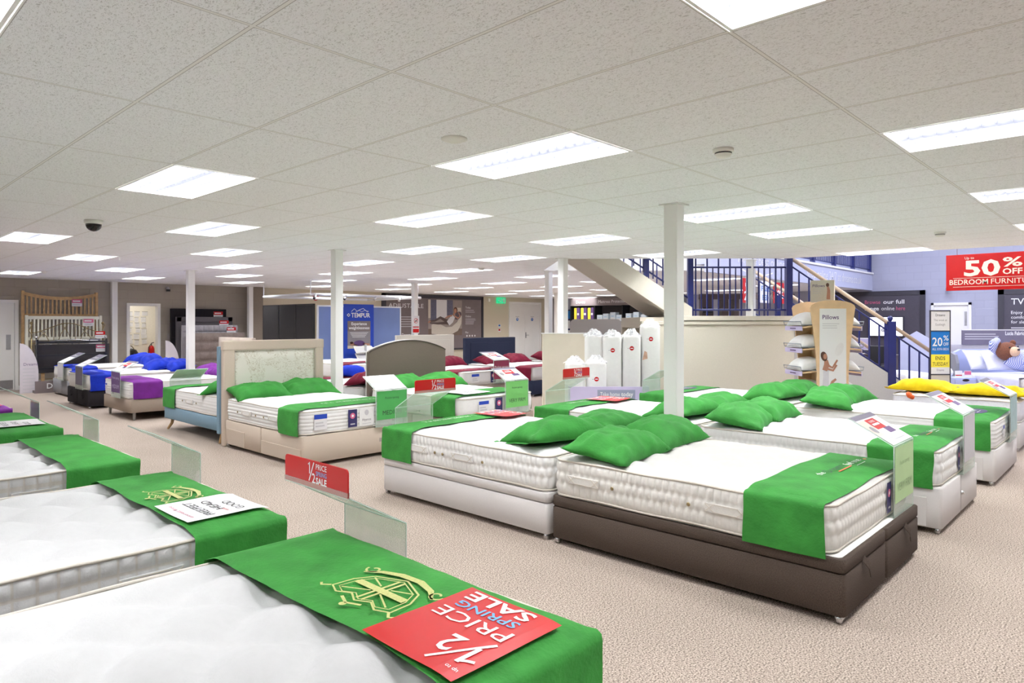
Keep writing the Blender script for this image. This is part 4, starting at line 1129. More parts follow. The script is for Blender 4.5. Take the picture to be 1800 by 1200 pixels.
b = MB(); b.box(1.0, -.004, .17, 1.16, .004, .215, mat('metal grey linking bar', (150, 142, 138), rough=.4, noise_scale=20, noise_amt=.1)); obj('linking_bar', b, t)
mattress(FL, 'ribs', 'white mattress below the floral headboard', res=.03, side='ribs', tuft=.008, period=.4, handles=[('u0', 1.3), ('u0', .62)], tags=[(.21, .16, .17, 'blue'), (.62, .12, .2, 'navy'), (.81, .2, .2, 'crest')])
runner(FL, GREEN, 'green velvet bed runner with white wording below the floral headboard', v0=.05, v1=.5, motif=white_words(.78, 'SILK & CASHMERE', .75), amp=.004, res=.035, seedv=16.1, drop=.262)
pillow(FL, .38, 1.72, GREEN, 'green velvet pillow leaning on the floral headboard, left one', w=.78, d=.46, t=.17, rz=-.05, seedv=16.7, tilt=.3)
pillow(FL, 1.08, 1.74, GREEN, 'green velvet pillow leaning on the floral headboard, right one beside the column', w=.78, d=.46, t=.16, rz=-.05, seedv=17.2, tilt=.3)
holder(FL, 1.15, 'acrylic sign holder at the foot of the floral headboard bed', plate=GREEN_I, words=[('Pocket sprung', .72, .035), ('MEDIUM', .16, .075)], plate_label='green MEDIUM firmness card at the foot of the floral headboard bed', card='photo', card_label='white printed card sloping above the green MEDIUM card', v=-.04)

TL = Bed(3.77, 5.15, 8.84, 10.72, '+y')
t = divan(TL, TEAL_F, 'teal blue bed frame on splayed wooden legs', seam='none', legs=slim_legs(OAK, dx=.1, r=.026, splay=.06), z0=.17)
b = MB(); b.box(-.03, TL.L, .14, TL.W+.02, TL.L+.07, 1.27, TEAL_F, bev=.015, seg=3); hb = obj('headboard', b, t)
for x in (.08, TL.W-.08):
    b = MB(); b.tube([(x, TL.L+.03, .16), (x, TL.L+.07, 0)], [.024, .014], OAK, 10); obj('headboard_leg', b, t)
mattress(TL, 'ribs', 'white mattress on the teal blue bed frame', res=.05, side='ribs', tuft=.006, handles=[('u1', .95)], tags=[])
runner(TL, GREEN, 'green velvet bed runner over the foot of the teal bed frame', v0=.0, v1=.46, amp=.004, res=.045, seedv=18.2, drop=.26)
pillow(TL, 1.0, 1.5, GREEN, 'green velvet pillow on the teal bed, in front of the floral headboard bed', w=.75, d=.5, t=.2, rz=.3, seedv=18.8, tilt=.25)
holder(TL, 1.05, 'acrylic sign holder at the foot of the teal blue bed', card='grey', card_label='grey green card sloping at the foot of the teal blue bed', v=-.05, zt=.73)

AR = Bed(5.75, 7.15, 6.35, 8.32, '-y')
t = divan(AR, TAUPE_F, 'taupe divan bed with a dark arched headboard', seam='side')
b = MB(); W = AR.W; pts = []
for k in range(25):
    a = k/24; x = .0+(W+.06)*a; pts.append((x, AR.L, 1.15+.16*math.sin(PI*a)**.8))
pts = [(0, AR.L, 0)]+pts+[(W+.06, AR.L, 0)]
b.prism(pts, (0, .075, 0), ARCH_F); hb = obj('headboard', b, t)
b = MB(); b.tube(pts[1:-1], .009, mat('dark piping', (70, 62, 56), rough=.8, noise_scale=60, noise_amt=.1), 6)
b.tube([(x, y+.075, z) for x, y, z in pts[:-1]], .012, mat('pale back edge', (206, 204, 200), rough=.7, noise_scale=20, noise_amt=.05), 6); obj('edge_piping', b, hb)
mattress(AR, 'ribs', 'white mattress in front of the dark arched headboard', res=.05, side='plain', tuft=.006, tags=[(.4, .18, .15, 'blue'), (.68, .13, .2, 'navy')])
runner(AR, GREEN, 'green velvet bed runner in front of the dark arched headboard', v0=.06, v1=.55, amp=.006, res=.05, seedv=19.2, drop=.24)
pillow(AR, .42, 1.68, GREEN, 'green velvet pillow against the dark arched headboard, left one', w=.75, d=.48, t=.17, rz=.0, seedv=19.6, tilt=.2)
pillow(AR, 1.04, 1.62, GREEN, 'green velvet pillow against the dark arched headboard, right one', w=.8, d=.48, t=.18, rz=-.05, seedv=20.3, tilt=.2)
leaflet(AR, .12, .06, .5, .42, 'white leaflet on the green runner of the arched headboard bed', 'white', rz=.05, lift=.006)
holder(AR, 1.0, 'acrylic sign holder at the foot of the arched headboard bed', plate=LIME_I, words=[('Pocket sprung', .72, .035), ('VERY FIRM', .2, .07)], plate_label='green VERY FIRM firmness card on the arched headboard bed', card='offer', card_label='white offer card sloping above the VERY FIRM card', v=-.04, zt=.8)

MB2 = Bed(5.75, 7.15, 8.55, 10.5, '+y')
divan(MB2, BLACK_F, 'dark divan base hidden behind the arched headboard', seam='side')
mattress(MB2, 'ribs', 'white mattress behind the arched headboard', res=.08, side='ribs', tuft=.004)
runner(MB2, BURG, 'burgundy bed runner on the bed behind the arched headboard', v0=.0, v1=.5, amp=.004, res=.07, seedv=21.2)
pillow(MB2, 1.02, 1.72, BURG, 'burgundy pillow between the floral and the arched headboards', w=.76, d=.5, t=.19, rz=.1, seedv=21.6, tilt=.15)
pillow(MB2, .34, 1.72, BURG, 'burgundy pillow hidden behind the arched headboard', w=.76, d=.5, t=.19, rz=-.05, seedv=22.6, tilt=.15)

B0 = Bed(7.3, 8.62, 11.1, 13.1, '-y'); B0.bz = .5
divan(B0, TAUPE_F, 'tall taupe divan base in front of the blue banner', seam='side')
mattress(B0, 'ribs', 'thick white mattress in front of the blue banner', res=.07, side='ribs', tuft=.004)
runner(B0, BURG, 'burgundy bed runner on the thick mattress in front of the blue banner', v0=.1, v1=.6, amp=.004, res=.06, seedv=23.2)
b = MB(); b.lathe([(.02, 0), (.16, .02), (.19, .09), (.17, .16), (.08, .2), (.01, .2)], BLUE, 16, mx=Matrix.Diagonal((1.25, .8, 1, 1)))
tag(obj('neck_cushion', b, loc=(6.62, 10.12, MB2.top+.01), rz=-.6), 'small round blue cushion beside the column and the burgundy bed', 'cushion')

CR = Bed(8.8, 10.38, 9.7, 11.7, '-y')
t = divan(CR, TAUPE_F, 'taupe divan bed with a cream framed headboard', seam='side')
b = MB(); W = CR.W; HBM = mat('cream linen', (196, 190, 178), rough=.9, noise_scale=200, noise_amt=.08)
b.box(-.02, CR.L, 0, W+.02, CR.L+.07, 1.31, HBM, bev=.012); b.box(.12, CR.L-.012, .5, W-.12, CR.L, 1.2, HBM, bev=.006); obj('headboard', b, t)
mattress(CR, 'plain', 'white mattress below the cream framed headboard', res=.06, side='plain', tuft=.005, tags=[(.37, .2, .17, 'blue'), (.86, .14, .22, 'navy')])
runner(CR, BURG, 'burgundy bed runner with white wording below the cream headboard', v0=.06, v1=.5, motif=white_words(.6, 'Rest Assured', .9), amp=.004, res=.06, seedv=24.2, drop=.24)
pillow(CR, .45, 1.75, BURG, 'burgundy pillow against the cream headboard, left one', w=.76, d=.48, t=.2, seedv=24.6, tilt=.2)
pillow(CR, 1.22, 1.74, BURG, 'burgundy pillow against the cream headboard, right one', w=.76, d=.48, t=.2, rz=.05, seedv=25.6, tilt=.2)
holder(CR, 1.08, 'acrylic sign holder at the foot of the cream headboard bed', plate=mat('burgundy print', (150, 48, 78), rough=.5, noise_scale=5, noise_amt=.04), words=[('Pocket sprung', .6, .07)], wcol=WHITE_I, plate_label='burgundy firmness card at the foot of the cream headboard bed', card_label='white and red offer card above the burgundy card', zt=.82, reach=.42)

NV = Bed(10.78, 12.42, 9.6, 11.7, '-y')
t = divan(NV, NAVY_F, 'navy divan bed with a navy framed headboard', seam='side')
b = MB(); W = NV.W
b.box(-.02, NV.L, 0, W+.04, NV.L+.1, 1.22, NAVY_F, bev=.015); b.box(.14, NV.L-.015, .5, W-.12, NV.L, 1.1, NAVY_F, bev=.008); obj('headboard', b, t)
mattress(NV, 'plain', 'white mattress below the navy headboard', res=.07, side='plain', tuft=.004, tags=[(.5, .2, .16, 'blue')])
runner(NV, BURG, 'burgundy bed runner at the foot of the navy bed', v0=.04, v1=.5, amp=.004, res=.07, seedv=26.2)
pillow(NV, .45, 1.72, BURG, 'burgundy pillow against the navy headboard, left one', w=.8, d=.5, t=.2, seedv=26.6, tilt=.2)
pillow(NV, 1.24, 1.7, BURG, 'burgundy pillow against the navy headboard, right one', w=.8, d=.5, t=.2, rz=.05, seedv=27.6, tilt=.2)
B3 = Bed(12.9, 14.4, 9.7, 11.7, '-y')
divan(B3, TAUPE_F, 'taupe divan base left of the cream partition', seam='side')
mattress(B3, 'plain', 'white mattress just left of the cream partition', res=.08, side='plain', tuft=.004)
pillow(B3, .42, 1.7, BURG, 'burgundy pillow in front of the double doors, left one', w=.78, d=.5, t=.22, seedv=28.6, tilt=.2)
pillow(B3, 1.1, 1.72, BURG, 'burgundy pillow in front of the double doors, right one', w=.78, d=.5, t=.24, rz=.05, seedv=29.6, tilt=.25)
holder(B3, 1.3, 'acrylic sign holder near the double doors', card_label='pink and white card in front of the double doors', plate=GREEN_I, plate_label='green card in front of the double doors', v=.9, zb=B3.top+.025, zt=1.0)

TP = Bed(3.68, 5.66, 11.9, 13.28, '-x')
t = divan(TP, TAUPE_F, 'taupe slatted-leg bed base under the purple runner', seam='none', legs=slim_legs(mat('grey leg', (150, 146, 142), rough=.4, noise_scale=20, noise_amt=.06), r=.028), z0=.13)
TUFT_B = fabric('cream tufted fabric', (200, 186, 172), amt=.08)
def tuft_panel(b, x0, x1, y, z0, z1, m, nx, nz, depth=.03, th=.08, res=6):
    def f(a, c):
        k = (abs(math.sin(PI*a*nx))*abs(math.sin(PI*c*nz)))**.4
        e = min(1, 14*min(a, 1-a), 14*min(c, 1-c))
        return (x0+(x1-x0)*a, y-depth*k*e, z0+(z1-z0)*c)
    b.grid(f, nx*res, nz*res, m); b.box(x0, y+.001, z0, x1, y+th, z1, m, bev=.01)
b = MB(); tuft_panel(b, -.03, TP.W+.03, TP.L+.03, .4, 1.3, TUFT_B, 5, 3, .035, .06); b.box(-.03, TP.L+.03, 0, TP.W+.03, TP.L+.09, .4, TUFT_B); obj('headboard', b, t)
mattress(TP, 'ribs', 'white mattress below the cream tufted headboard', res=.06, side='ribs', tuft=.004, tags=[(.2, .08, .12, 'blue'), (.55, .1, .2, 'navy')])
runner(TP, PURPLE, 'purple velvet bed runner on the taupe bed base', v0=.02, v1=.47, amp=.004, res=.05, seedv=30.2, drop=.25)
pillow(TP, .95, 1.7, PURPLE, 'purple pillow against the cream tufted headboard, right one', w=.72, d=.5, t=.17, seedv=30.6, tilt=.15)
pillow(TP, .4, 1.68, PURPLE, 'purple pillow against the cream tufted headboard, left one by the column', w=.72, d=.5, t=.17, rz=.05, seedv=31.6, tilt=.15)
pr_words = [('Pocket sprung', .66, .06), ('MEDIUM', .2, .09)]
holder(TP, .86, 'acrylic sign holder at the foot of the purple runner bed', plate=PURP_I, words=pr_words, wcol=LAV_I, plate_label='dark purple firmness card at the foot of the purple runner bed', card_label='white offer card sloping above the purple card', v=-.06, zt=.78)

BK = Bed(3.66, 5.62, 14.12, 15.5, '-x')
divan(BK, BLACK_F, 'black divan base on castors with strap handles', seam='foot', handles=True)
mattress(BK, 'plain', 'white mattress on the black divan base', res=.07, side='plain', tuft=.004)
runner(BK, BLUE, 'royal blue bed runner on the black divan bed', v0=.02, v1=.5, motif=white_words(.7, 'sealy', .9), amp=.004, res=.06, seedv=32.2, drop=.27)
for k, (u, v, rz, lab) in enumerate(((1.0, 1.68, 0, 'royal blue pillow on the black divan bed, right one'), (.35, 1.68, .1, 'royal blue pillow on the black divan bed, left one'), (.7, 1.42, -.15, 'royal blue pillow on the black divan bed, lying in front of the pair'))):
    pillow(BK, u, v, BLUE, lab, w=.76, d=.5, t=.19, rz=rz, seedv=32.6+k, tilt=.2)
holder(BK, 1.05, 'tall acrylic sign holder at the foot of the black divan', plate=MAUVE_I, plate_label='mauve card in the sign holder of the black divan', card='dream', card_label='mauve and white card sloping above the black divan', v=-.06, zt=.77, reach=.4, rise=.2)
GB_ = Bed(3.95, 5.9, 16.48, 17.9, '-x')
divan(GB_, GREY_F, 'mid grey divan base near the wooden headboards', seam='foot')
mattress(GB_, 'plain', 'white mattress on the mid grey divan near the wooden headboards', res=.08, side='plain', tuft=.004)
runner(GB_, BLUE, 'royal blue bed runner on the mid grey divan', v0=.02, v1=.5, motif=white_words(.7, 'sealy', .9), amp=.004, res=.07, seedv=35.2, drop=.27)
pillow(GB_, 1.0, 1.68, BLUE, 'royal blue pillow on the mid grey divan, right one', w=.76, d=.5, t=.22, seedv=35.6, tilt=.2)
pillow(GB_, .35, 1.68, BLUE, 'royal blue pillow on the mid grey divan, left one', w=.76, d=.5, t=.22, rz=.1, seedv=36.6, tilt=.2)
holder(GB_, .9, 'tall acrylic sign holder at the foot of the mid grey divan', plate=MIDGREY_I, plate_label='pale card in the sign holder of the mid grey divan', card='dream', card_label='mauve and white card sloping above the mid grey divan', v=-.06, zt=.72, reach=.4, rise=.2)
# ------------------------------------------------------------------ headboard displays on the back wall
def price_tag(x, y, z, label, w=.2, col=PINK_I, grp='headboard price tickets'):
    pr = Print(); pr.rect(-w/2, 0, w/2, .17, PAPER); pr.up(); pr.rect(-w/2, .08, w/2, .17, col); pr.up()
    pr.rect(-w*.4, .11, w*.3, .14, WHITE_I); pr.rect(-w*.4, .03, w*.3, .05, MIDGREY_I)
    return tag(obj('price_ticket', pr, mx=Matrix.Translation((x, y, z)) @ STAND), label, 'price ticket', grp)
def slatted(name, label, x0, x1, y, ztop, zmid, zb, m, curve, n, dip):
    t = thing(name, label, 'headboard', ((x0+x1)/2, y, zb)); w = (x1-x0)/2; H = ztop-zb; hm = zmid-zb
    for sx in (-1, 1):
        b = MB(); b.box(sx*w-.03, -.03, 0, sx*w+.03, .03, H+.02, m, bev=.006); obj('post', b, t)
    def top(x): return H-dip*(1-(x/w)**2) if curve else H
    b = MB(); N = 16
    for k in range(N):
        xa, xb = -w+2*w*k/N, -w+2*w*(k+1)/N
        b.prism([(xa, -.02, top(xa)-.075), (xb, -.02, top(xb)-.075), (xb, -.02, top(xb)), (xa, -.02, top(xa))], (0, .04, 0), m)
    obj('top_rail', b, t)
    b = MB(); b.box(-w, -.02, hm-.05, w, .02, hm+.02, m, bev=.004); obj('bottom_rail', b, t)
    for k in range(n):
        x = -w+2*w*(k+1)/(n+1)
        b = MB(); b.box(x-.016, -.012, hm, x+.016, .012, top(x)-.05, m); obj('slat', b, t)
    b = MB(); b.box(-w, -.015, .12, w, .015, .24, m, bev=.004); obj('lower_rail', b, t)
    return t
slatted('slatted_headboard', 'oak slatted headboard with a dipped top rail, tallest of the left display', 3.64, 5.16, 19.2, 2.31, 1.77, 0, OAK, True, 17, .11)
slatted('slatted_headboard', 'ivory painted slatted headboard standing in front of the oak one', 3.68, 5.2, 19.02, 1.735, 1.22, 0, mat('ivory paint', (226, 224, 206), rough=.45, noise_scale=8, noise_amt=.03), False, 19, 0)
def metal_hb(label, x0, x1, y, z0, z1, m, style):
    t = thing('metal_headboard', label, 'headboard', ((x0+x1)/2, y, 0)); w = (x1-x0)/2
    for sx in (-1, 1):
        b = MB(); b.tube([(sx*w, 0, 0), (sx*w, 0, z1-.02)], .016, m, 8)
        b.lathe([(.01, z1-.02), (.03, z1), (.034, z1+.025), (.02, z1+.05), (.006, z1+.055)], m, 10, mx=Matrix.Translation((sx*w, 0, 0)))
        if style == 'curl':
            pts = [(sx*w+sx*.02+.035*math.sin(k*.9)*(1 if k % 2 else .6), -.01, z0+.1+(z1-z0-.1)*k/9) for k in range(10)]; b.tube(pts, .01, m, 6)
        obj('post', b, t)
    b = MB()
    arch = [(-w+2*w*k/20, 0, z0+(z1-z0)*.55+.22*math.sin(PI*k/20)**2*(1 if style == 'curl' else .25)) for k in range(21)]
    b.tube(arch, .011, m, 6); obj('arched_rail', b, t)
    b = MB(); b.tube([(-w, 0, z0), (w, 0, z0)], .011, m, 6); obj('lower_rail', b, t)
    for k in range(1, 10):
        x = -w+2*w*k/10; zt = z0+(z1-z0)*.55+.22*math.sin(PI*k/10)**2*(1 if style == 'curl' else .25)
        b = MB(); lean = .16*math.sin(k*2.1); b.tube([(x-lean*.5, 0, z0), (x, 0, (z0+zt)/2), (x+lean, 0, zt)], .008, m, 6); obj('spindle', b, t)
    return t
metal_hb('antique brass metal headboard with a curved arch before the ivory slats', 3.75, 5.22, 18.9, 1.1, 1.55, BRASS, 'curl')
metal_hb('polished chrome metal headboard low behind the black leather one', 3.82, 5.25, 18.78, 1.0, 1.22, CHROME, 'plain')
def padded_hb(label, x0, x1, y, zt, zb, m, kind, leg=OAK):
    t = thing('upholstered_headboard', label, 'headboard', ((x0+x1)/2, y, 0)); w = (x1-x0)/2
    b = MB()
    if kind == 'plain':
        b.box(-w, -.04, zb, w, .04, zt, m, bev=.015); b.box(-w+.004, -.043, (zb+zt)/2-.002+.05, w-.004, -.039, (zb+zt)/2+.002+.05, mat('seam thread', (60, 54, 54), rough=.8, noise_scale=40, noise_amt=.1))
    elif kind == 'frame':
        b.box(-w, -.03, zb, w, .03, zt, m, bev=.012)
        for r in ((-w, zt-.14, w, zt), (-w, zb, -w+.14, zt), (w-.14, zb, w, zt)): b.box(r[0], -.06, r[1], r[2], -.025, r[3], m, bev=.012)
    elif kind == 'domes':
        tuft_panel(b, -w, w, -.03, zb, zt-.16, m, 9, 5, .03, .06); tuft_panel(b, -w, w, -.04, zt-.18, zt, m, 11, 1, .045, .07)
    elif kind == 'tuft': tuft_panel(b, -w, w, -.03, zb, zt, m, 5, 4, .05, .06)
    obj('padded_panel', b, t)
    for sx in (-1, 1):
        b = MB(); b.box(sx*w*.8-.035, -.012, 0, sx*w*.8+.035, .012, zb+.02, leg); obj('strut', b, t)
    return t
padded_hb('wide black leather headboard at the front of the left display', 3.76, 5.28, 18.62, 1.075, .42, mat('black leather', (40, 36, 38), rough=.45, noise_scale=60, noise_amt=.15, bump=.15, bump_scale=200), 'plain')
price_tag(4.73, 19.16, 1.98, 'white and pink price ticket on the oak slatted headboard', .22)
price_tag(4.93, 18.98, 1.5, 'white price ticket on the ivory slatted headboard', .22)
price_tag(5.15, 18.86, 1.2, 'red and white price ticket on the brass metal headboard', .22, RED)
price_tag(5.0, 18.74, 1.02, 'grey price ticket on the chrome metal headboard', .24, MAUVE_I)
price_tag(5.1, 18.56, .88, 'pink and white price ticket on the black leather headboard', .24)
def display_stand(label, x0, x1, y0, y1, words, finlab):
    t = thing('headboard_stand', label, 'display stand', (x0, y0, 0))
    b = MB(); b.box(0, 0, 0, x1-x0, .03, .27, TAUPE_I); b.box(0, .03, 0, x1-x0, y1-y0, .06, TAUPE_I); obj('plinth', b, t)
    for z in (.5, .8, 1.1):
        b = MB(); b.box(.1, .35, z, x1-x0-.1, .37, z+.05, DARK); obj('cross_bar', b, t)
    for x in (.12, x1-x0-.12):
        b = MB(); b.box(x-.02, .37, .06, x+.02, .41, 1.2, DARK); obj('upright', b, t)
    pr = Print(); pr.text('Dreams', 0, 0, .17, WHITE_I, 'l', .02); pr.rect(.12, -.05, .42, -.035, PINK_I); obj('lettering', pr, t, mx=Matrix.Translation((.22, -.003, .1)) @ STAND)
    return t
display_stand('grey headboard display stand with white lettering on its plinth', 3.66, 5.3, 18.1, 19.0, 'Dreams', '')
# fins shown face on towards the aisle
def fin(label, x, y, rz, h, w):
    t = thing('fin_sign', label, 'sign', (x, y, 0), rz)
    b = MB(); pts = [(0, 0, 0), (w, 0, 0), (w, 0, h*.35)]+[(w*math.cos(a), 0, h*.35+h*.65*math.sin(a)) for a in [k*PI/2/10 for k in range(1, 11)]]
    b.prism(pts, (0, .02, 0), mat('pale lavender panel', (206, 198, 204), rough=.5, noise_scale=6, noise_amt=.03)); obj('panel', b, t)
    pr = Print(); pr.text('Dreams', w*.2, h*.55, .09, PURP_I, 'l', .0)
    pr.lines(w*.15, w*.85, h*.48, 8, .075, MIDGREY_I, .014); obj('lettering', pr, t, mx=Matrix.Translation((0, -.002, 0)) @ STAND)
fin('pale curved fin sign at the left end of the wooden headboard display', 3.42, 18.32, .1, 1.12, .36)
fin('pale curved fin sign left of the dark headboards', 6.55, 18.5, .1, 1.12, .36)

padded_hb('tall black leather headboard at the back of the right display', 6.92, 8.42, 19.22, 1.96, .3, BLACK_F, 'plain', DARK)
padded_hb('charcoal framed fabric headboard, second of the right display', 7.0, 8.52, 19.06, 1.74, .3, fabric('charcoal weave', (92, 88, 92), amt=.14), 'frame', DARK)
padded_hb('silver grey domed headboard, third of the right display', 7.08, 8.6, 18.9, 1.51, .3, mat('silver velvet', (150, 146, 152), rough=.5, noise_scale=40, noise_amt=.1, sheen=.3), 'domes', DARK)
padded_hb('brown deep-buttoned headboard at the front of the right display', 7.16, 8.72, 18.72, 1.3, .3, mat('brown velvet', (112, 98, 92), rough=.6, noise_scale=30, noise_amt=.14, sheen=.2), 'tuft', DARK)
for x, y, z, lab in ((8.18, 19.16, 1.72, 'red and white price ticket on the tall black headboard'), (8.26, 18.97, 1.47, 'red and white price ticket on the charcoal framed headboard'), (8.4, 18.82, 1.28, 'red and white price ticket on the silver domed headboard')):
    price_tag(x, y, z, lab, .26, RED)
b = MB(); b.lathe([(.05, 0), (.05, .04), (.03, .06)], STEEL, 12, mx=Matrix.Translation((6.9, YB, 2.5)) @ Matrix.Rotation(PI/2, 4, 'X'))
b.box(6.86, YB-.14, 2.42, 6.94, YB-.04, 2.48, DARK, bev=.01)
tag(obj('security_camera', b), 'small security camera on the back wall above the dark headboards', 'camera')

# ------------------------------------------------------------------ storeroom contents seen through the doorway
k = 0
for r in range(8):
    for c in range(5):
        if r > 5 and c not in (1, 2): continue
        x = 6.35+c*.19+random.uniform(-.03, .03); z = 1.92-r*.17+random.uniform(-.02, .02); w, h = random.uniform(.11, .16), random.uniform(.12, .16)
        pr = Print(); pr.rect(-w/2, -h, w/2, 0, PAPER); pr.up(); pr.rect(-w/2, -.008, w/2, 0, BLACK_I); pr.lines(-w*.35, w*.4, -.04, 3, .03, MIDGREY_I, .008)
        tag(obj('pinned_paper', pr, mx=Matrix.Translation((x, YB+2.39-.004*(k % 3), z)) @ Matrix.Rotation(random.uniform(-.08, .08), 4, 'Y') @ STAND), 'small white paper pinned to the storeroom wall', 'paper', 'papers pinned to the storeroom wall')
        k += 1
t = thing('fire_extinguisher', 'red fire extinguisher on the wall inside the storeroom doorway', 'fire extinguisher', (7.28, YB+2.3, .35))
b = MB(); b.lathe([(.07, 0), (.08, .02), (.08, .45), (.06, .52), (.025, .55)], RED, 16); obj('cylinder', b, t)
b = MB(); b.tube([(0, 0, .55), (0, 0, .62), (.06, -.02, .64)], .014, DARK, 8); obj('valve', b, t)
b = MB(); b.tube([(-.02, -.02, .6), (-.1, -.06, .5), (-.11, -.06, .2)], .011, DARK, 8); obj('hose', b, t)
t = thing('shopping_bag', 'tan bag on the floor inside the storeroom doorway', 'bag', (6.35, YB+1.2, 0))
b = MB(); b.box(-.26, -.16, 0, .26, .16, .62, mat('tan card', (176, 140, 82), rough=.7, noise_scale=8, noise_amt=.15), bev=.02); obj('body', b, t)
b = MB(); b.tube([(-.1, -.165, .6), (-.08, -.165, .74), (.08, -.165, .74), (.1, -.165, .6)], .01, DARK, 8); obj('handle', b, t)
t = thing('handbag', 'dark handbag resting on the tan bag in the storeroom', 'bag', (6.36, YB+1.2, .625))
b = MB(); b.lathe([(.02, 0), (.2, .01), (.22, .1), (.16, .2), (.04, .24)], DARK, 16, mx=Matrix.Diagonal((1, .5, 1, 1))); obj('body', b, t)
b = MB(); b.tube([(-.12+.24*q/8, 0, .18+.14*math.sin(PI*q/8)) for q in range(9)], .012, BRASS, 6); obj('handle', b, t)

# ------------------------------------------------------------------ bed booth with black and blue screens
FRAMEW = mat('white tube frame', (232, 234, 240), rough=.35, noise_scale=5, noise_amt=.02)
for k in range(3):
    y0 = 14.56+k*.85
    t = thing('screen_panel', ['black screen panel at the corner of the booth', 'middle black screen panel of the booth side', 'black screen panel at the far left of the booth'][k], 'screen', (8.5, y0, 0), group='black booth screens')
    b = MB(); b.box(-.02, .01, .02, .02, .84, 2.01, BLACKBOARD, bev=.004); obj('panel', b, t)
    b = MB(); b.box(-.026, -.0, 0, .026, .018, 2.03, DARK); b.box(-.026, .83, 0, .026, .848, 2.03, DARK); b.box(-.026, 0, 2.012, .026, .848, 2.035, DARK); obj('edge_trim', b, t)
for k, (x0, x1) in enumerate(((8.55, 9.75), (9.8, 11.02))):
    t = thing('screen_panel', ['frosted blue screen panel left of the royal blue banner', 'frosted blue screen panel right of the royal blue banner'][k], 'screen', (x0, 14.52, 0), group='blue booth screens')
    b = MB(); b.box(.03, -.012, .03, x1-x0-.03, .012, 1.97, BLUEGLASS); obj('panel', b, t)
    b = MB()
    for r in ((0, 0, .035, 2.0), (x1-x0-.035, 0, x1-x0, 2.0), (0, 1.965, x1-x0, 2.0), (0, 0, x1-x0, .035)): b.box(r[0], -.022, r[1], r[2], .022, r[3], FRAMEW, bev=.004)
    obj('frame', b, t)
t = thing('canopy_frame', 'white tubular canopy frame with lamps above the booth screens', 'frame', (0, 0, 0))
zc = 2.27
for p, q in (((8.6, 14.9, zc), (12.0, 14.9, zc)), ((8.6, 14.9, zc), (8.6, 17.3, zc)), ((8.6, 17.3, zc), (11.9, 17.3, zc)), ((11.9, 14.9, zc), (11.9, 17.3, zc))):
    b = MB(); b.tube([p, q], .035, FRAMEW, 8); obj('tube', b, t)
for x, y in ((8.6, 14.9), (11.9, 14.9), (8.6, 17.3)):
    b = MB(); b.tube([(x, y, zc), (x, y, CEIL-.002)], .012, FRAMEW, 6); obj('hanger', b, t)
for x in (8.75, 9.6, 10.5, 11.3):
    b = MB(); b.tube([(x, 14.9, zc+.02), (x-.05, 14.86, zc-.06), (x-.1, 14.83, zc-.1)], [.02, .03, .035], CHROME, 8); obj('spot_lamp', b, t)
t = thing('pop_up_banner', 'royal blue banner with a mountain outline and a sleeping person photograph', 'banner', (9.52, 14.22, 0))
b = MB(); b.box(-.43, -.012, .02, .43, .012, 2.03, TEMP_B); obj('banner_sheet', b, t)
b = MB(); b.box(-.46, -.1, 0, .46, .1, .05, STEEL, bev=.01); obj('base', b, t)
pr = Print(.002)
pr.band([(-.22, 1.85), (-.14, 1.92), (-.06, 1.86), (.02, 1.9), (.12, 1.93), (.2, 1.87), (.28, 1.86)], .012, WHITE_I); pr.band([(-.1, 1.84), (0, 1.88), (.08, 1.85), (.18, 1.89), (.25, 1.84)], .01, WHITE_I)
pr.pg([(-.35, 1.765), (-.3, 1.81), (-.25, 1.765), (-.3, 1.72)], WHITE_I); pr.up(); pr.pg([(-.325, 1.765), (-.3, 1.79), (-.275, 1.765), (-.3, 1.74)], TEMP_B)
pr.text('TEMPUR', -.23, 1.71, .155, WHITE_I, 'l', .02, width=.55); obj('lettering', pr, t, mx=Matrix.Translation((0, -.013, 0)) @ STAND)
pr = Print(.002); pr.rect(-.33, .95, .33, 1.62, GREY_I); pr.up(); pr.rect(-.33, 1.37, .33, 1.62, TAUPE_I); pr.rect(-.33, .95, .33, 1.02, BEIGE_I); pr.up()
pr.text('Experience', 0, 1.52, .1, WHITE_I, 'c', .02); pr.text('weightlessness', 0, 1.42, .1, WHITE_I, 'c', .02, width=.6)
for k in range(4): pr.rect(-.26+.02*k, 1.33-.035*k, .26-.03*k, 1.34-.035*k, WHITE_I)
pr.disc(.0, 1.07, .16, .075, PURP_I); pr.disc(-.2, 1.06, .06, .045, SKIN_I); pr.disc(-.22, 1.09, .05, .03, HAIR_I); pr.band([(.1, 1.06), (.2, 1.05), (.3, 1.04)], .04, SKIN_I); pr.band([(-.15, 1.04), (-.05, 1.02)], .03, SKIN_I)
obj('printed_panel', pr, t, mx=Matrix.Translation((0, -.013, 0)) @ STAND)
# leaflet stand in front of the banner
t = thing('leaflet_stand', 'tiered leaflet stand in front of the royal blue banner', 'leaflet stand', (9.5, 13.9, 0))
b = MB(); b.tube([(0, 0, 0), (0, 0, 1.05)], .03, STEEL, 10); b.lathe([(.2, 0), (.2, .02), (.03, .03)], STEEL, 20); obj('pole', b, t)
for k, (y, z, m_) in enumerate(((-.1, .62, PURP_I), (-.02, .78, MIDGREY_I), (.06, .95, PAPER))):
    b = MB(); b.prism([(-.3, y-.12, z-.1), (.3, y-.12, z-.1), (.26, y+.08, z+.06), (-.26, y+.08, z+.06)], (0, .01, -.004), PLASTICW); tr = obj('tray', b, t)
    pr = Print(); pr.pg([(-.28, 0), (.28, 0), (.245, .2), (-.245, .2)], m_); obj('leaflet', pr, tr, mx=Matrix.Translation((0, y-.118, z-.085)) @ Matrix.Rotation(.67, 4, 'X'))

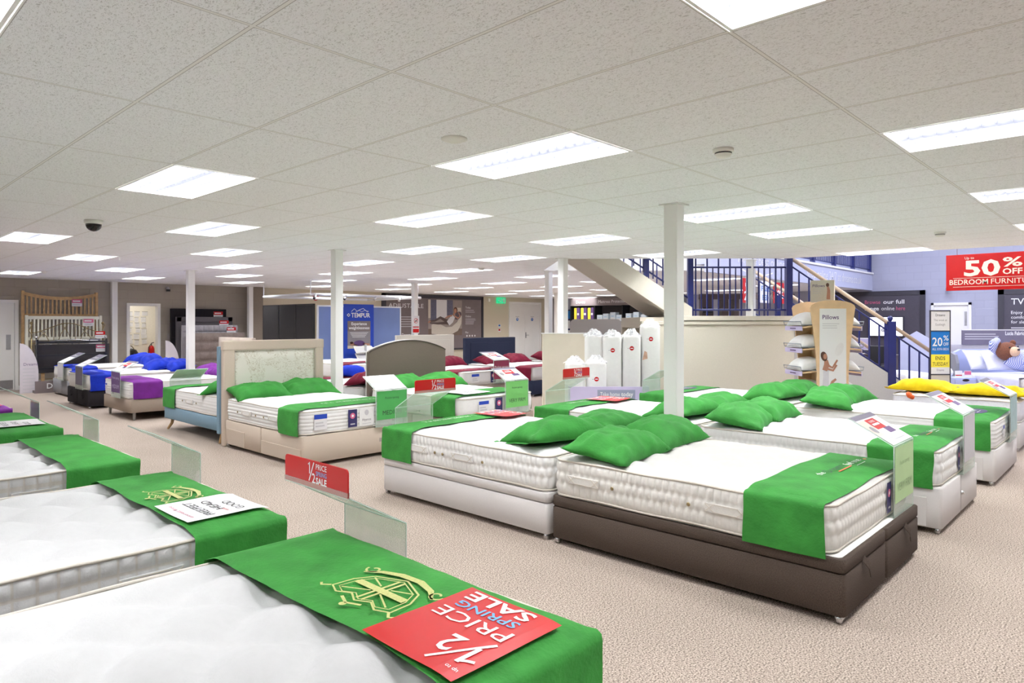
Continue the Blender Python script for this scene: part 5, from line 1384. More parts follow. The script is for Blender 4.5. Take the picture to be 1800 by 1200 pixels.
# ------------------------------------------------------------------ big advertisement on the back wall
t = thing('wall_advertisement', 'large grey advertisement showing a woman on an adjustable bed', 'advertisement', (13.9, YB-.03, .55))
W, H = 4.85, 2.05
b = MB()
for r in ((0, 0, .16, H), (W-.1, 0, W, H), (0, H-.13, W, H), (0, 0, W, .06)): b.box(r[0], -.03, r[1], r[2], .03, r[3], CHAR_I)
obj('frame', b, t)
b = MB(); b.box(.16, -.005, .06, W-.1, .03, H-.13, TAUPE_I); obj('board', b, t)
pr = Print(.003)
px0, px1, py0, py1 = 2.05, 3.72, .55, 1.88
pr.rect(px0, py0, px1, py1, mat('room print', (150, 138, 130), rough=.5, noise_scale=4, noise_amt=.06)); pr.up()
pr.rect(px0, 1.2, px0+.12, py1, BEIGE_I); pr.rect(2.16, 1.12, 2.44, py1, mat('curtain print', (92, 92, 112), rough=.5, noise_scale=14, noise_amt=.15)); pr.rect(2.44, 1.2, 2.95, py1, PAPER); pr.rect(2.95, 1.3, 3.25, py1, mat('curtain print', (92, 92, 112))); pr.rect(px0, py0, px1, .8, mat('floor print', (110, 92, 78), rough=.5, noise_scale=5, noise_amt=.1)); pr.up()
pr.rect(3.45, 1.3, 3.66, 1.6, BEIGE_I); pr.up()
bed_pts = [(2.2, .62), (2.2, .95), (2.35, 1.0), (2.6, .98), (2.9, .86), (3.2, .88), (3.45, 1.05), (3.66, 1.32), (3.7, 1.28), (3.68, 1.0), (3.5, .72), (3.2, .6), (2.6, .57)]
pr.pg(bed_pts, mat('mattress print', (206, 198, 184), rough=.5, noise_scale=30, noise_amt=.06)); pr.up()
pr.disc(3.5, 1.3, .2, .13, mat('cushion print', (88, 76, 82), rough=.5, noise_scale=8, noise_amt=.1), rot=.6); pr.up()
pr.band([(2.1, 1.08), (2.35, 1.1), (2.62, 1.22), (2.9, 1.1), (3.1, 1.05)], [.06, .07, .1, .13, .16], mat('trouser print', (84, 70, 66), rough=.5, noise_scale=8, noise_amt=.1))
pr.band([(2.12, 1.02), (2.5, 1.0), (2.9, 1.02), (3.08, 1.0)], [.05, .08, .1, .12], mat('trouser print', (84, 70, 66))); pr.up()
pr.disc(2.09, 1.06, .07, .035, SKIN_I, rot=.4); pr.band([(3.0, 1.0), (3.15, 1.12), (3.27, 1.28)], [.2, .24, .18], PAPER); pr.up()
pr.band([(3.2, 1.3), (3.05, 1.28), (2.85, 1.2)], [.06, .055, .04], SKIN_I); pr.band([(3.32, 1.28), (3.5, 1.2), (3.6, 1.28), (3.52, 1.42)], [.07, .06, .05, .04], SKIN_I); pr.band([(3.25, 1.3), (3.33, 1.42)], .07, SKIN_I); pr.up()
pr.disc(3.37, 1.5, .1, .12, HAIR_I); pr.up(); pr.disc(3.35, 1.48, .07, .085, SKIN_I)
obj('printed_photograph', pr, t, mx=Matrix.Translation((0, -.006, 0)) @ STAND)
pr = Print(.003); pr.text('ADJUSTABLE', .28, 1.56, .22, WHITE_I, 'l', -.004, width=1.55)
pr.lines(.75, 1.5, 1.22, 5, .085, MIDGREY_I, .03); pr.text('Dreams', .85, .55, .14, WHITE_I, 'l', .02); pr.rect(.9, .5, 1.2, .515, PINK_I)
pr.text('Today', 3.9, 1.58, .11, WHITE_I, 'l', 0); pr.lines(3.9, 4.4, 1.5, 2, .07, MIDGREY_I, .02); pr.text('Online', 3.9, 1.24, .11, WHITE_I, 'l', 0); pr.lines(3.9, 4.45, 1.17, 5, .05, MIDGREY_I, .018); pr.text('Plus', 3.9, .62, .1, WHITE_I, 'l', 0)
for k in range(4): pr.disc(3.98+.14*k, .52, .035, .035, WHITE_I, 10)
obj('lettering', pr, t, mx=Matrix.Translation((0, -.006, 0)) @ STAND)

# notice board by the far corner and the small display below the double doors
t = thing('notice_board', 'blue and white notice board in the far corner beside the double doors', 'notice board', (XR-.03, 18.5, .85), -PI/2)
b = MB(); b.box(-.75, -.02, 0, .75, .02, 1.3, NAVY_I); obj('board', b, t)
pr = Print(.003)
for c in range(3):
    for r in range(3): pr.rect(-.66+.46*c, .06+.42*r, -.3+.46*c, .4+.42*r, PAPER if (c+r) % 3 else BLUE_I)
obj('pinned_sheets', pr, t, mx=Matrix.Translation((0, -.022, 0)) @ STAND)

# ------------------------------------------------------------------ shelving with duvets and protectors on the right wall, far end
t = thing('shelving_unit', 'dark shelving unit with duvet and mattress protector headers', 'shelving', (XR-.06, 17.95, 0), -PI/2)
SHW = 4.9
b = MB(); b.box(0, -.03, 0, SHW, .03, 2.6, mat('dark back board', (54, 48, 50), rough=.6, noise_scale=10, noise_amt=.08)); obj('back_board', b, t)
b = MB(); b.box(0, -.52, 2.28, SHW, -.03, 2.6, TAUPE_I); obj('header', b, t)
for x in (0, 1.25, 2.6, 3.8, SHW):
    b = MB(); b.box(x-.025, -.52, 0, x+.025, -.03, 2.28, DARK); obj('upright', b, t)
for z in (.5, 1.05, 1.6):
    b = MB(); b.box(.026, -.5, z, SHW-.026, -.04, z+.035, TAUPE_I); obj('shelf', b, t)
pr = Print(.003); pr.text('Duvets', .3, 0, .17, WHITE_I, 'l', 0); pr.text('Mattress Protectors', 1.45, 0, .17, WHITE_I, 'l', 0); obj('lettering', pr, t, mx=Matrix.Translation((0, -.523, 2.38)) @ STAND)
sh = t.location
def on_shelf(x, y, z): return (sh.x+y, sh.y-x, z)      # unit turned to face -x
pb = None
for k in range(3):
    t2 = thing('duvet_pack', f'yellow and purple duvet pack on the dark shelving, {ORD[k]} from the left', 'duvet pack', on_shelf(.28+.36*k, -.3, 1.636), -PI/2, 'duvet packs')
    b = MB(); b.box(-.15, -.16, 0, .15, .16, .56, YEL_I, bev=.03); obj('bag', b, t2)
    b = MB(); b.box(.0, -.166, .0, .156, .1, .566, PURP_I, bev=.008); obj('label_card', b, t2)
    pr = Print(.001); pr.disc(.08, .3, .05, .05, WHITE_I); obj('printed_spot', pr, t2, mx=Matrix.Translation((0, -.168, 0)) @ STAND)
PACK = mat('pale blue pack', (206, 220, 230), rough=.4, noise_scale=6, noise_amt=.04)
packs = [(1.45, 1.636), (1.75, 1.636), (2.1, 1.636), (2.4, 1.636), (1.45, 1.086), (1.8, 1.086), (2.15, 1.086), (2.45, 1.086), (2.85, 1.636), (3.2, 1.636), (3.55, 1.636), (2.85, 1.086), (3.2, 1.086), (3.55, 1.086)]
rows = {1.636: 'upper shelf', 1.086: 'middle shelf'}
for z_ in (1.636, 1.086):
    for k, (x, z) in enumerate([p for p in packs if p[1] == z_]):
        hh = .26+.05*(k % 3)
        t2 = thing('protector_pack', f'pale blue protector pack on the {rows[z]} of the dark shelving, {ORD[k]} from the left', 'protector pack', on_shelf(x, -.3, z), -PI/2, 'protector packs')
        b = MB(); b.box(-.13, -.15, 0, .13, .12, hh, PACK, bev=.015); obj('pack', b, t2)
        pr = Print(.001); pr.rect(-.1, .03, .1, hh*.4, PAPER); pr.up(); pr.rect(-.08, hh*.55, .06, hh*.6, SKYB_I); obj('printed_label', pr, t2, mx=Matrix.Translation((0, -.152, 0)) @ STAND)
# ------------------------------------------------------------------ staircase set square to the view: s = right, d = ahead
D1, D2 = 11.12, 13.18                    # near and far faces
ZL = 1.69                                # landing height
S0, S1 = 2.9, 4.62                       # landing ends
PITCH = .667
st = thing('staircase', 'beige staircase with blue balustrade and wooden handrails rising past a landing', 'staircase', (0, 0, 0), VIEW_RZ)
def pt(name, b, parent=st): return obj(name, b, parent)
# in the staircase's own axes x = s, y = d
b = MB(); b.box(2.12, D1, 0, S1+.02, D1+.12, ZL-.14, BEIGE_P); pt('landing_wall', b)
b = MB(); b.box(2.12, D1-.03, ZL-.14, S1+.04, D1+.14, ZL-.085, BEIGE_P, bev=.006); b.box(2.7, D1-.05, ZL-.075, S1+.04, D1+.16, ZL, BEIGE_P, bev=.008); pt('landing_ledge', b)
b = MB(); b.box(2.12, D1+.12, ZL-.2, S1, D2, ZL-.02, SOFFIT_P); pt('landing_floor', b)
b = MB(); b.box(2.12, D2-.1, 0, S1, D2, ZL-.2, BEIGE_P); pt('rear_wall', b)
# upper flight, going up to the left
def zl(s): return 2.62-PITCH*(s-1.237)   # lower edge of the upper stringer
sA, sB = -.35, 2.53
b = MB()
up = [(sA, zl(sA)), (2.55, zl(2.55)), (2.9, 1.69), (3.0, 1.72), (sA, 1.72+PITCH*(3.0-sA)+.0)]
up = [(sA, zl(sA)), (2.58, zl(2.58)), (2.95, 1.67), (2.95, 1.83), (sA, 1.83+PITCH*(2.95-sA))]
b.prism([(x, D1, z) for x, z in up], (0, .08, 0), BEIGE_P); pt('upper_stringer', b)
b = MB(); b.prism([(x, D2-.08, z) for x, z in up], (0, .08, 0), BEIGE_P); pt('upper_stringer', b)
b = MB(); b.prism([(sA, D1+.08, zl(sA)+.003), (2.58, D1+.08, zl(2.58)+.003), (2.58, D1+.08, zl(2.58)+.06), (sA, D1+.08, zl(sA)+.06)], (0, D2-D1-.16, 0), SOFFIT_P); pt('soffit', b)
b = MB()
for k in range(9):
    x1 = 2.9-.27*k; z = ZL+.18*(k+1); b.box(x1-.3, D1+.08, z-.04, x1, D2-.08, z, TAUPE_F); b.box(x1-.012, D1+.08, z-.18, x1, D2-.08, z-.04, BEIGE_P)
pt('upper_treads', b)
# lower flight, going down to the right
def zs(s): return ZL-PITCH*(s-S1)
SE = S1+ZL/PITCH
for d in (D1, D2-.1):
    b = MB(); b.prism([(S1, d, 0), (SE+.05, d, 0), (SE+.05, d, .08), (S1, d, ZL+.06)], (0, .1, 0), UNDERLIT_P); pt('side_panel', b)
b = MB(); n = 9
for k in range(n):
    x0 = S1+(SE-S1)*k/n; z = ZL-ZL*(k+1)/n+.0
    if z > .02: b.box(x0, D1+.1, max(0, z-.19), x0+(SE-S1)/n+.02, D2-.1, z, TAUPE_F)
pt('lower_treads', b)
# newels
def newel(s, d, z0, z1, w=.085, ball=False):
    b = MB(); h = w/2; b.box(s-h, d-h, z0, s+h, d+h, z1, NAVY_P, bev=.004)
    if ball: b.lathe([(.02, z1), (.03, z1+.015), (.045, z1+.05), (.03, z1+.08), (.005, z1+.09)], NAVY_P, 12, mx=Matrix.Translation((s, d, 0)))
    pt('newel_post', b)
dn = D1+.05
newel(2.93, dn, ZL, 2.9, .09); newel(4.55, dn, ZL, 2.95, .1); newel(6.22, dn, .55, 1.6, .13, True)
newel(4.62, D2-.05, ZL, 2.75, .09); newel(5.05, D2-.3, 1.35, 2.1, .07)
newel(SE-.1, dn, .05, 1.12, .1, True)
def bar(s, d, z0, z1, r=.011):
    b = MB(); b.box(s-r, d-r, z0, s+r, d+r, z1, NAVY_P); pt('baluster', b)
def rail(p, q, r, m, nm):
    b = MB(); b.tube([p, q], r, m, 8); pt(nm, b)
rail((2.93, dn, 2.49), (4.55, dn, 2.49), .016, NAVY_P, 'landing_rail'); rail((2.93, dn, 1.79), (4.55, dn, 1.79), .016, NAVY_P, 'landing_rail')
k = 0
x = 3.02
while x < 4.5:
    tall = k % 2 == 0
    bar(x, dn, 1.78 if not tall else ZL-.0, 2.49 if not tall else 2.95, .0115 if tall else .009); k += 1; x += .094
def lower_rails(d, s0, s1, hand):
    rail((s0, d, zs(s0)+.93), (s1, d, zs(s1)+.93), .032, RAILWOOD, 'handrail')
    rail((s0, d, zs(s0)+.80), (s1, d, zs(s1)+.80), .014, NAVY_P, 'upper_rail'); rail((s0, d, zs(s0)+.12), (s1, d, zs(s1)+.12), .014, NAVY_P, 'bottom_rail')
    x = s0+.12
    while x < s1-.05:
        bar(x, d, zs(x)+.12, zs(x)+.8, .0105); x += .165
lower_rails(dn, 4.6, 7.0, 1); lower_rails(D2-.05, 4.66, 6.9, 1)
# upper flight balustrade
def zu(s): return 1.83+PITCH*(2.95-s)
for d in (dn, D2-.05):
    rail((2.93, d, zu(2.93)+.12), (.2, d, zu(.2)+.12), .016, NAVY_P, 'bottom_rail'); rail((2.93, d, zu(2.93)+.78), (.2, d, zu(.2)+.78), .016, NAVY_P, 'upper_rail')
    x = 2.8
    while x > .9: bar(x, d, zu(x)+.05, zu(x)+.8, .011); x -= .16
newel(2.2, dn, zu(2.2), 3.6, .08)

# ------------------------------------------------------------------ cream partition, mattress rolls, bin, grey headboard
b = MB(); b.box(.49, 10.9, 0, 1.24, 11.0, 1.4, mat('cream partition', (222, 212, 192), rough=.6, noise_scale=6, noise_amt=.03), bev=.006)
t = thing('partition_screen', 'low cream partition left of the mattress rolls', 'partition', (0, 0, 0), VIEW_RZ); obj('panel', b, t)
b = MB(); b.box(.47, 10.89, 1.4, 1.26, 11.01, 1.415, WHITE_P, bev=.003); obj('capping', b, t)
ROLLM = mat('rolled white mattress', (224, 223, 220), rough=.7, noise_scale=20, noise_amt=.02, bump=.1, bump_scale=60)
rolls = [(1.28, 10.62, 1.38, 'tall mattress roll without a badge, behind the short rolls'), (1.54, 10.45, 1.375, 'tall wrapped mattress roll with a red badge, left of two alike'), (1.83, 10.45, 1.385, 'tall wrapped mattress roll with a red badge, right of two alike'),
         (2.13, 10.5, 1.53, 'tallest wrapped mattress roll with a red badge beside the near column'), (1.245, 10.06, 1.0, 'short wrapped mattress roll with a visible red badge'), (.93, 10.06, .99, 'short wrapped mattress roll behind the red sale board')]
for k, (s_, d_, h, lab) in enumerate(rolls):
    t = thing('mattress_roll', lab, 'mattress roll', sd(s_, d_), VIEW_RZ, 'rolled mattresses')
    b = MB(); r = .14 if k < 3 else .145; n = 4.0
    for_prof = [(.9, 0), (1, .03), (1, h-.04), (.93, h-.01), (.8, h)]
    i = b.mi(ROLLM); rings = []
    for q, z in for_prof:
        ring = []
        for j in range(28):
            a = 2*PI*j/28; c_, s2 = math.cos(a), math.sin(a); rr = r*q/((abs(c_)**n+abs(s2)**n)**(1/n))
            ring.append(b.bm.verts.new((rr*c_, rr*s2*.95, z)))
        rings.append(ring)
    for A, B in zip(rings, rings[1:]):
        for j in range(28):
            f = b.bm.faces.new((A[j], A[(j+1) % 28], B[(j+1) % 28], B[j])); f.material_index = i; f.smooth = True
    b.bm.faces.new(rings[0][::-1]); b.bm.faces.new(rings[-1]); obj('roll', b, t)
    b = MB()                                   # crumpled polythene gathered on top
    def crump(a, c, k=k, h=h, r=r):
        th = 2*PI*a; rr = r*(1.04-.75*c)*(1+.18*math.sin(th*5+k)+.12*noise.noise((math.cos(th)*3, math.sin(th)*3, k+c*4)))
        return (rr*math.cos(th), rr*math.sin(th), h-.01+.11*c+.03*noise.noise((math.cos(th)*2.5+k, math.sin(th)*2.5, c*5)))
    b.grid(crump, 26, 7, FILM, smooth=False); obj('polythene_top', b, t)
    if k:
        pr = Print(.001); zc_ = {1: 1.16, 2: 1.19, 3: 1.33, 4: .755, 5: .8}[k]
        pr.disc(-.01, zc_, .034, .034, RED, 20); pr.up(); pr.rect(-.03, zc_-.006, .01, zc_+.006, WHITE_I); pr.rect(-.075, zc_-.004, -.05, zc_+.002, GREY_I)
        obj('red_badge', pr, t, mx=Matrix.Translation((0, -r*.96-.002, 0)) @ STAND)
        if k in (3, 4):
            pr = Print(.001); pr.pg([(-.14, zc_-.32), (-.06, zc_-.3), (-.07, zc_-.2), (-.11, zc_-.18)], mat('tan photo print', (190, 150, 126), rough=.5, noise_scale=12, noise_amt=.2)); obj('photo_label', pr, t, mx=Matrix.Translation((0, -r*.96-.002, 0)) @ STAND)
t = thing('display_bin', 'lavender display bin with take home wording holding the mattress rolls', 'display bin', sd(1.4, 9.72), VIEW_RZ)
b = MB(); b.box(-.58, -.02, 0, .56, .0, .665, LAV_I); b.box(-.58, 0, 0, -.56, .16, .665, LAV_I); b.box(.54, 0, 0, .56, .16, .665, LAV_I); obj('front_board', b, t)
pr = Print(.001); pr.rect(-.18, .4, .36, .62, mat('slate print', (140, 146, 172), rough=.5, noise_scale=5, noise_amt=.03)); pr.up(); pr.text('Take home', -.14, .53, .085, WHITE_I, 'l', .0, width=.28); pr.text('today', .16, .53, .085, WHITE_I, 'l', .02, width=.17); obj('lettering', pr, t, mx=Matrix.Translation((0, -.021, 0)) @ STAND)
t = thing('grey_headboard', 'grey round-cornered headboard standing behind the cream partition', 'headboard', sd(1.7, 13.75), VIEW_RZ)
b = MB(); w, h, r = .52, 1.65, .1
pts = [(-w, 0, .3), (w, 0, .3)]+[(w-r+r*math.cos(a), 0, h-r+r*math.sin(a)) for a in [k*PI/12 for k in range(7)]]+[(-w+r-r*math.sin(a), 0, h-r+r*math.cos(a)) for a in [k*PI/12 for k in range(7)]]
b.prism(pts, (0, .08, 0), LIGHTGREY_F); obj('padded_panel', b, t)
for x in (-.4, .4):
    b = MB(); b.box(x-.03, .02, 0, x+.03, .06, .31, DARK); obj('strut', b, t)

# ------------------------------------------------------------------ pillow rack
rk = thing('pillow_rack', 'birch ply pillow rack with a printed front panel', 'display rack', sd(4.565, 9.98), VIEW_RZ)
def rack_panel(y, m=PLY):
    b = MB(); N = 14; pts = []
    def hw(z): return .225+.11*max(0, (z-.9)/1.0)**1.4
    zs_ = [1.80*k/N for k in range(N+1)]
    right = [(hw(z), z) for z in zs_]; top = [(hw(1.8)*math.cos(a), 1.8+.1*math.sin(a)) for a in [PI*k/10 for k in range(1, 10)]]; left = [(-hw(z), z) for z in zs_[::-1]]
    b.prism([(x, y, z) for x, z in right+top+left], (0, .025, 0), m); return b
obj('front_panel', rack_panel(-.32), rk); obj('back_panel', rack_panel(.30), rk)
b = MB(); b.box(-.03, -.29, .05, .03, .3, 1.78, PLY); obj('spine_board', b, rk)
b = MB(); b.box(-.36, -.36, 0, .36, .36, .05, PLY, bev=.008); obj('base', b, rk)
WIRE = mat('grey wire', (130, 136, 142), rough=.4, noise_scale=20, noise_amt=.05)
lev = [.24, .57, .9, 1.23, 1.55]
names = ['bottom', 'fourth', 'third', 'second', 'top']
Mr = (Matrix.Translation(Vector(sd(4.565, 9.98))) @ Matrix.Rotation(VIEW_RZ, 4, 'Z'))
for k, z in enumerate(lev):
    for sx in (-1, 1):
        b = MB(); b.prism([(sx*.03, -.29, z), (sx*.42, -.29, z-.05), (sx*.42, -.29, z-.03), (sx*.03, -.29, z+.02)], (0, .58, 0), PLY)
        sh_ = obj('shelf', b, rk)
        b = MB(); b.box(min(sx*.42, sx*.435), -.29, z-.085, max(sx*.42, sx*.435), .29, z-.02, LAV_I); b.box(min(sx*.436, sx*.438), -.1, z-.062, max(sx*.436, sx*.438), .1, z-.045, PURP_I); obj('ticket_strip', b, sh_)
        b = MB(); pts = [(sx*.2, -.3, z+.0), (sx*.44, -.3, z-.0), (sx*.45, -.3, z+.045), (sx*.45, .3, z+.045), (sx*.44, .3, z), (sx*.2, .3, z)]; b.tube(pts, .007, WIRE, 6); obj('wire_guard', b, sh_)
        side = 'left' if sx < 0 else 'right'
        pb = Bed(0, 1, 0, 1, '-y')
        # pillow lying along the shelf
        b = MB()
        def pf(x, y, top, sd_=k+7*sx):
            X, Y = 2*x-1, 2*y-1; kk = max(0, (1-abs(X)**2.4)*(1-abs(Y)**2.4)); ex = .2*(1-.08*(1-Y*Y)*abs(X)**3); ey = .29*(1-.1*(1-X*X)*abs(Y)**3)
            return (X*ex, Y*ey, (.17*kk**.55 if top else -.0)+.006*noise.noise((X*3+sd_, Y*3, 1))*kk)
        b.grid(lambda x, y: pf(x, y, 1), 14, 16, WHITE_T); b.grid(lambda x, y: pf(x, 1-y, 0), 14, 16, WHITE_T)
        bmesh.ops.remove_doubles(b.bm, verts=b.bm.verts, dist=.001)
        o = obj('white_pillow', b, mx=Mr @ Matrix.Translation((sx*.235, 0, z+.012)) @ Matrix.Rotation(sx*.13, 4, 'Y'))
        tag(o, f'white pillow on the {side} side of the ply rack, {names[k]} shelf', 'pillow', 'pillows on the rack')
pr = Print(.0015)
pr.rect(-.19, .38, .19, 1.78, WHITE_I); pr.up()
pr.text('Pillows', -.15, 1.63, .085, PURP_I, 'l', .014); pr.lines(-.15, .1, 1.56, 3, .03, MIDGREY_I, .008)
pr.rect(-.19, .38, .19, .62, mat('linen print', (214, 208, 202), rough=.5, noise_scale=10, noise_amt=.06)); pr.up()
pr.disc(.09, 1.2, .055, .1, mat('pillow shadow print', (224, 222, 222), rough=.5, noise_scale=12, noise_amt=.04), rot=-.4); pr.up()
pr.band([(-.11, .62), (-.1, .8), (-.1, .92)], [.1, .08, .08], mat('vest print', (206, 204, 210), rough=.5, noise_scale=12, noise_amt=.05)); pr.up()
pr.band([(-.12, .9), (-.09, .98), (-.1, 1.05)], [.07, .08, .05], SKIN_I); pr.band([(-.07, .97), (-.01, .94), (.03, 1.0), (.06, 1.05)], [.035, .03, .028, .025], SKIN_I); pr.band([(-.1, .93), (0, .9), (.05, .98)], .03, SKIN_I); pr.up()
pr.disc(-.13, 1.1, .045, .07, HAIR_I, rot=.3); pr.up(); pr.disc(-.115, 1.1, .026, .04, SKIN_I)
pr.band([(-.04, .66), (-.01, .74), (.04, .78)], [.05, .04, .03], SKIN_I); pr.up(); pr.disc(-.07, .56, .065, .055, HAIR_I, rot=.3); pr.up(); pr.disc(-.03, .53, .04, .035, SKIN_I)
pr.pg([(.05, .44), (.1, .5), (.17, .47), (.17, .42), (.1, .4)], HAIR_I); pr.up(); pr.rect(.08, .445, .165, .47, NAVY_I)
obj('printed_panel', pr, rk, mx=Matrix.Translation((0, -.322, 0)) @ STAND)
b = MB(); b.box(-.16, -.06, 1.88, .16, .06, 2.2, BEIGE_P, bev=.006); hdr = obj('header_box', b, rk, rz=-.5)
pr = Print(.001); pr.text('Pillows', -.13, 2.1, .06, PURP_I, 'l', .01); pr.band([(.08, 1.92), (.085, 2.05), (.07, 2.12)], [.05, .04, .025], SKIN_I); pr.up(); pr.disc(.07, 2.13, .022, .028, HAIR_I); pr.lines(-.13, .02, 2.07, 3, .03, MIDGREY_I, .006)
obj('printed_header', pr, hdr, mx=Matrix.Translation((0, -.062, 0)) @ STAND)

# ------------------------------------------------------------------ void, upper balcony and right wall
bal = thing('balcony_balustrade', 'dark blue balustrade along the upper floor balcony', 'balustrade', (0, 0, 0))
b = MB(); b.tube([(13, 6.47, 4.1), (XR-.02, 6.47, 4.1)], .03, NAVY_P, 8); obj('handrail', b, bal)
b = MB(); b.tube([(13, 6.47, 3.22), (XR-.02, 6.47, 3.22)], .018, NAVY_P, 8); obj('bottom_rail', b, bal)
x = XR-.12
k = 0
while x > 14:
    if k % 14 == 0:
        b = MB(); b.box(x-.05, 6.42, 3.13, x+.05, 6.52, 4.2, NAVY_P); obj('post', b, bal)
    else:
        b = MB(); b.box(x-.011, 6.459, 3.22, x+.011, 6.481, 4.1, NAVY_P); obj('baluster', b, bal)
    x -= .115; k += 1
pr = Print(.003); pr.text('Shop online 24/7 at dreams.co.uk', 0, 0, .34, WHITE_I, 'l', -.006, width=4.4)
pr2 = obj('fascia_lettering', pr, mx=Matrix.Translation((17.6, 6.415, 2.74)) @ STAND); tag(pr2, 'white handwritten web address lettering on the balcony fascia', 'lettering')
pr = Print(.003); pr.text('for the best online', 0, .12, .3, WHITE_I, 'l', -.006, width=2.5); pr.band([(.2+.1*k, -.02-.1*math.sin(PI*k/16)) for k in range(17)], .03, WHITE_I)
tag(obj('fascia_lettering', pr, mx=Matrix.Translation((13.7, 6.415, 2.74)) @ STAND), 'white handwritten lettering with a swoosh on the fascia behind the landing rail', 'lettering')
def hang_poster(x, w, z0, z1, bg, rows, lab):
    t = thing('hanging_poster', lab, 'poster', (x, 6.3, z0)); b = MB(); b.box(-w/2, -.006, 0, w/2, .006, z1-z0, bg); obj('sheet', b, t)
    b = MB(); b.tube([(-w*.4, 0, z1-z0), (-w*.4, .08, CEIL+.0-z0)], .003, STEEL, 4); b.tube([(w*.4, 0, z1-z0), (w*.4, .08, CEIL-z0)], .003, STEEL, 4); obj('cord', b, t)
    pr = Print(.003)
    for txt, y, sz, m in rows: pr.text(txt, 0, y, sz, m, 'c', .02, width=min(w*.85, sz*.7*len(txt)))
    obj('lettering', pr, t, mx=Matrix.Translation((0, -.008, 0)) @ STAND)
hang_poster(14.0, .62, 2.0, 2.52, RED, [('UP TO', .34, .12, WHITE_I), ('25%', .06, .26, WHITE_I)], 'red hanging poster with a 25 behind the stair rails, left one')
hang_poster(14.82, .56, 2.02, 2.5, PAPER, [('FREE', .26, .16, BLUE_I), ('BED', .06, .16, BLUE_I)], 'white hanging poster with blue wording behind the stair rails')
hang_poster(15.56, .6, 2.02, 2.5, RED, [('50%', .12, .27, WHITE_I)], 'red hanging poster with a 50 behind the pillow rack header')
# dark gantry on the far side below the balcony
t = thing('display_gantry', 'dark brown display gantry seen through the landing balusters', 'display frame', sd(6.2, 19.5), VIEW_RZ)
DKB = mat('dark brown laminate', (62, 50, 50), rough=.5, noise_scale=8, noise_amt=.1)
for x, w in ((-.62, .32), (-.12, .18), (.2, .14)):
    b = MB(); b.box(x-w/2, -.15, 0, x+w/2, .15, 2.36, DKB); obj('upright', b, t)
b = MB(); b.box(-.8, -.16, 2.25, 1.85, .16, 2.4, DKB); obj('beam', b, t)
b = MB(); b.box(-.78, -.2, 1.85, -.5, -.16, 2.02, DARK); obj('screen', b, t)
# light coloured far bed with a sign, far side below the balcony
# red hanging sign
t = thing('hanging_sign', 'big red hanging sign for 50% off bedroom furniture', 'sign', (13.0, 2.5, 2.1), -PI/2)
b = MB(); b.box(0, -.02, 0, 1.32, .02, .58, RED, bev=.003); obj('board', b, t)
for x in (.15, 1.1):
    b = MB(); b.tube([(x, 0, .58), (x, 0, ZT-2.1)], .004, STEEL, 5); obj('cable', b, t)
pr = Print(.002)
CR_I = mat('cream print', (240, 226, 206), rough=.4, noise_scale=4, noise_amt=.02)
pr.text('Up to', .26, .5, .055, CR_I, 'l', 0); pr.text('50', .25, .235, .34, CR_I, 'l', .028, width=.48); pr.text('%', .76, .36, .2, CR_I, 'l', .02, width=.25); pr.text('OFF', .76, .24, .125, CR_I, 'l', .02, width=.25)
pr.rect(.1, .195, 1.22, .2, CR_I); pr.rect(.1, .055, 1.22, .06, CR_I); pr.text('BEDROOM', .05, .095, .115, CR_I, 'l', .012, width=.52); pr.text('FURNITURE', .61, .095, .115, CR_I, 'l', -.004, width=.6)
obj('lettering', pr, t, mx=Matrix.Translation((0, -.022, 0)) @ STAND)
# wall panels on the right wall
def wall_panel(y1, y0, z0, z1, lab, m=DARKPANEL, border=.14):
    t = thing('wall_panel', lab, 'wall panel', (XR-.03, y1, z0), -PI/2); w, h = y1-y0, z1-z0
    b = MB(); b.box(0, -.02, 0, w, .03, h, m); obj('board', b, t)
    b = MB()
    for r in ((0, 0, border, h), (w-border, 0, w, h), (0, h-border, w, h)): b.box(r[0], -.035, r[1], r[2], -.02, r[3], CHAR_I)
    obj('frame', b, t); return t
t = wall_panel(7.6, 4.97, .1, 2.55, 'charcoal wall panel inviting shoppers to browse the range online')
pr = Print(.003); pr.text('Browse', .98, .2, .17, PINK_I, 'l', -.004, width=.44); pr.text('our full', 1.5, .2, .17, WHITE_I, 'l', .015, width=.58); pr.text('range', .98, .0, .17, WHITE_I, 'l', .015, width=.4); pr.text('online', 1.45, .0, .17, WHITE_I, 'l', -.004, width=.36); pr.text('here', 1.86, .0, .17, PINK_I, 'l', -.004, width=.24)
obj('lettering', pr, t, mx=Matrix.Translation((0, -.024, 1.86)) @ STAND)
t = wall_panel(3.2, -.2, .1, 2.5, 'charcoal wall panel about television beds at the right edge')
pr = Print(.003); pr.text('TV BEDS', .3, 0, .24, WHITE_I, 'l', .004)
for k, s_ in enumerate(('Enjoy all-round', 'comfort ideal', 'for sleeping and')): pr.text(s_, .3, -.26-.13*k, .12, WHITE_I, 'l', 0)
pr.lines(.3, 1.3, -.66, 5, .08, MIDGREY_I, .03); obj('lettering', pr, t, mx=Matrix.Translation((0, -.024, 1.98)) @ STAND)
t = thing('wall_screen', 'white lit screen on the charcoal browse panel', 'screen', (XR-.1, 6.5, 1.15), -PI/2)
b = MB(); b.box(0, -.03, 0, .98, .03, .62, CHAR_I, bev=.006); obj('casing', b, t)
b = MB(); b.box(.03, -.034, .03, .95, -.029, .59, mat('lit screen', (236, 234, 248), rough=.3, noise_scale=1.5, noise_amt=.04, emit=.9)); obj('display', b, t)
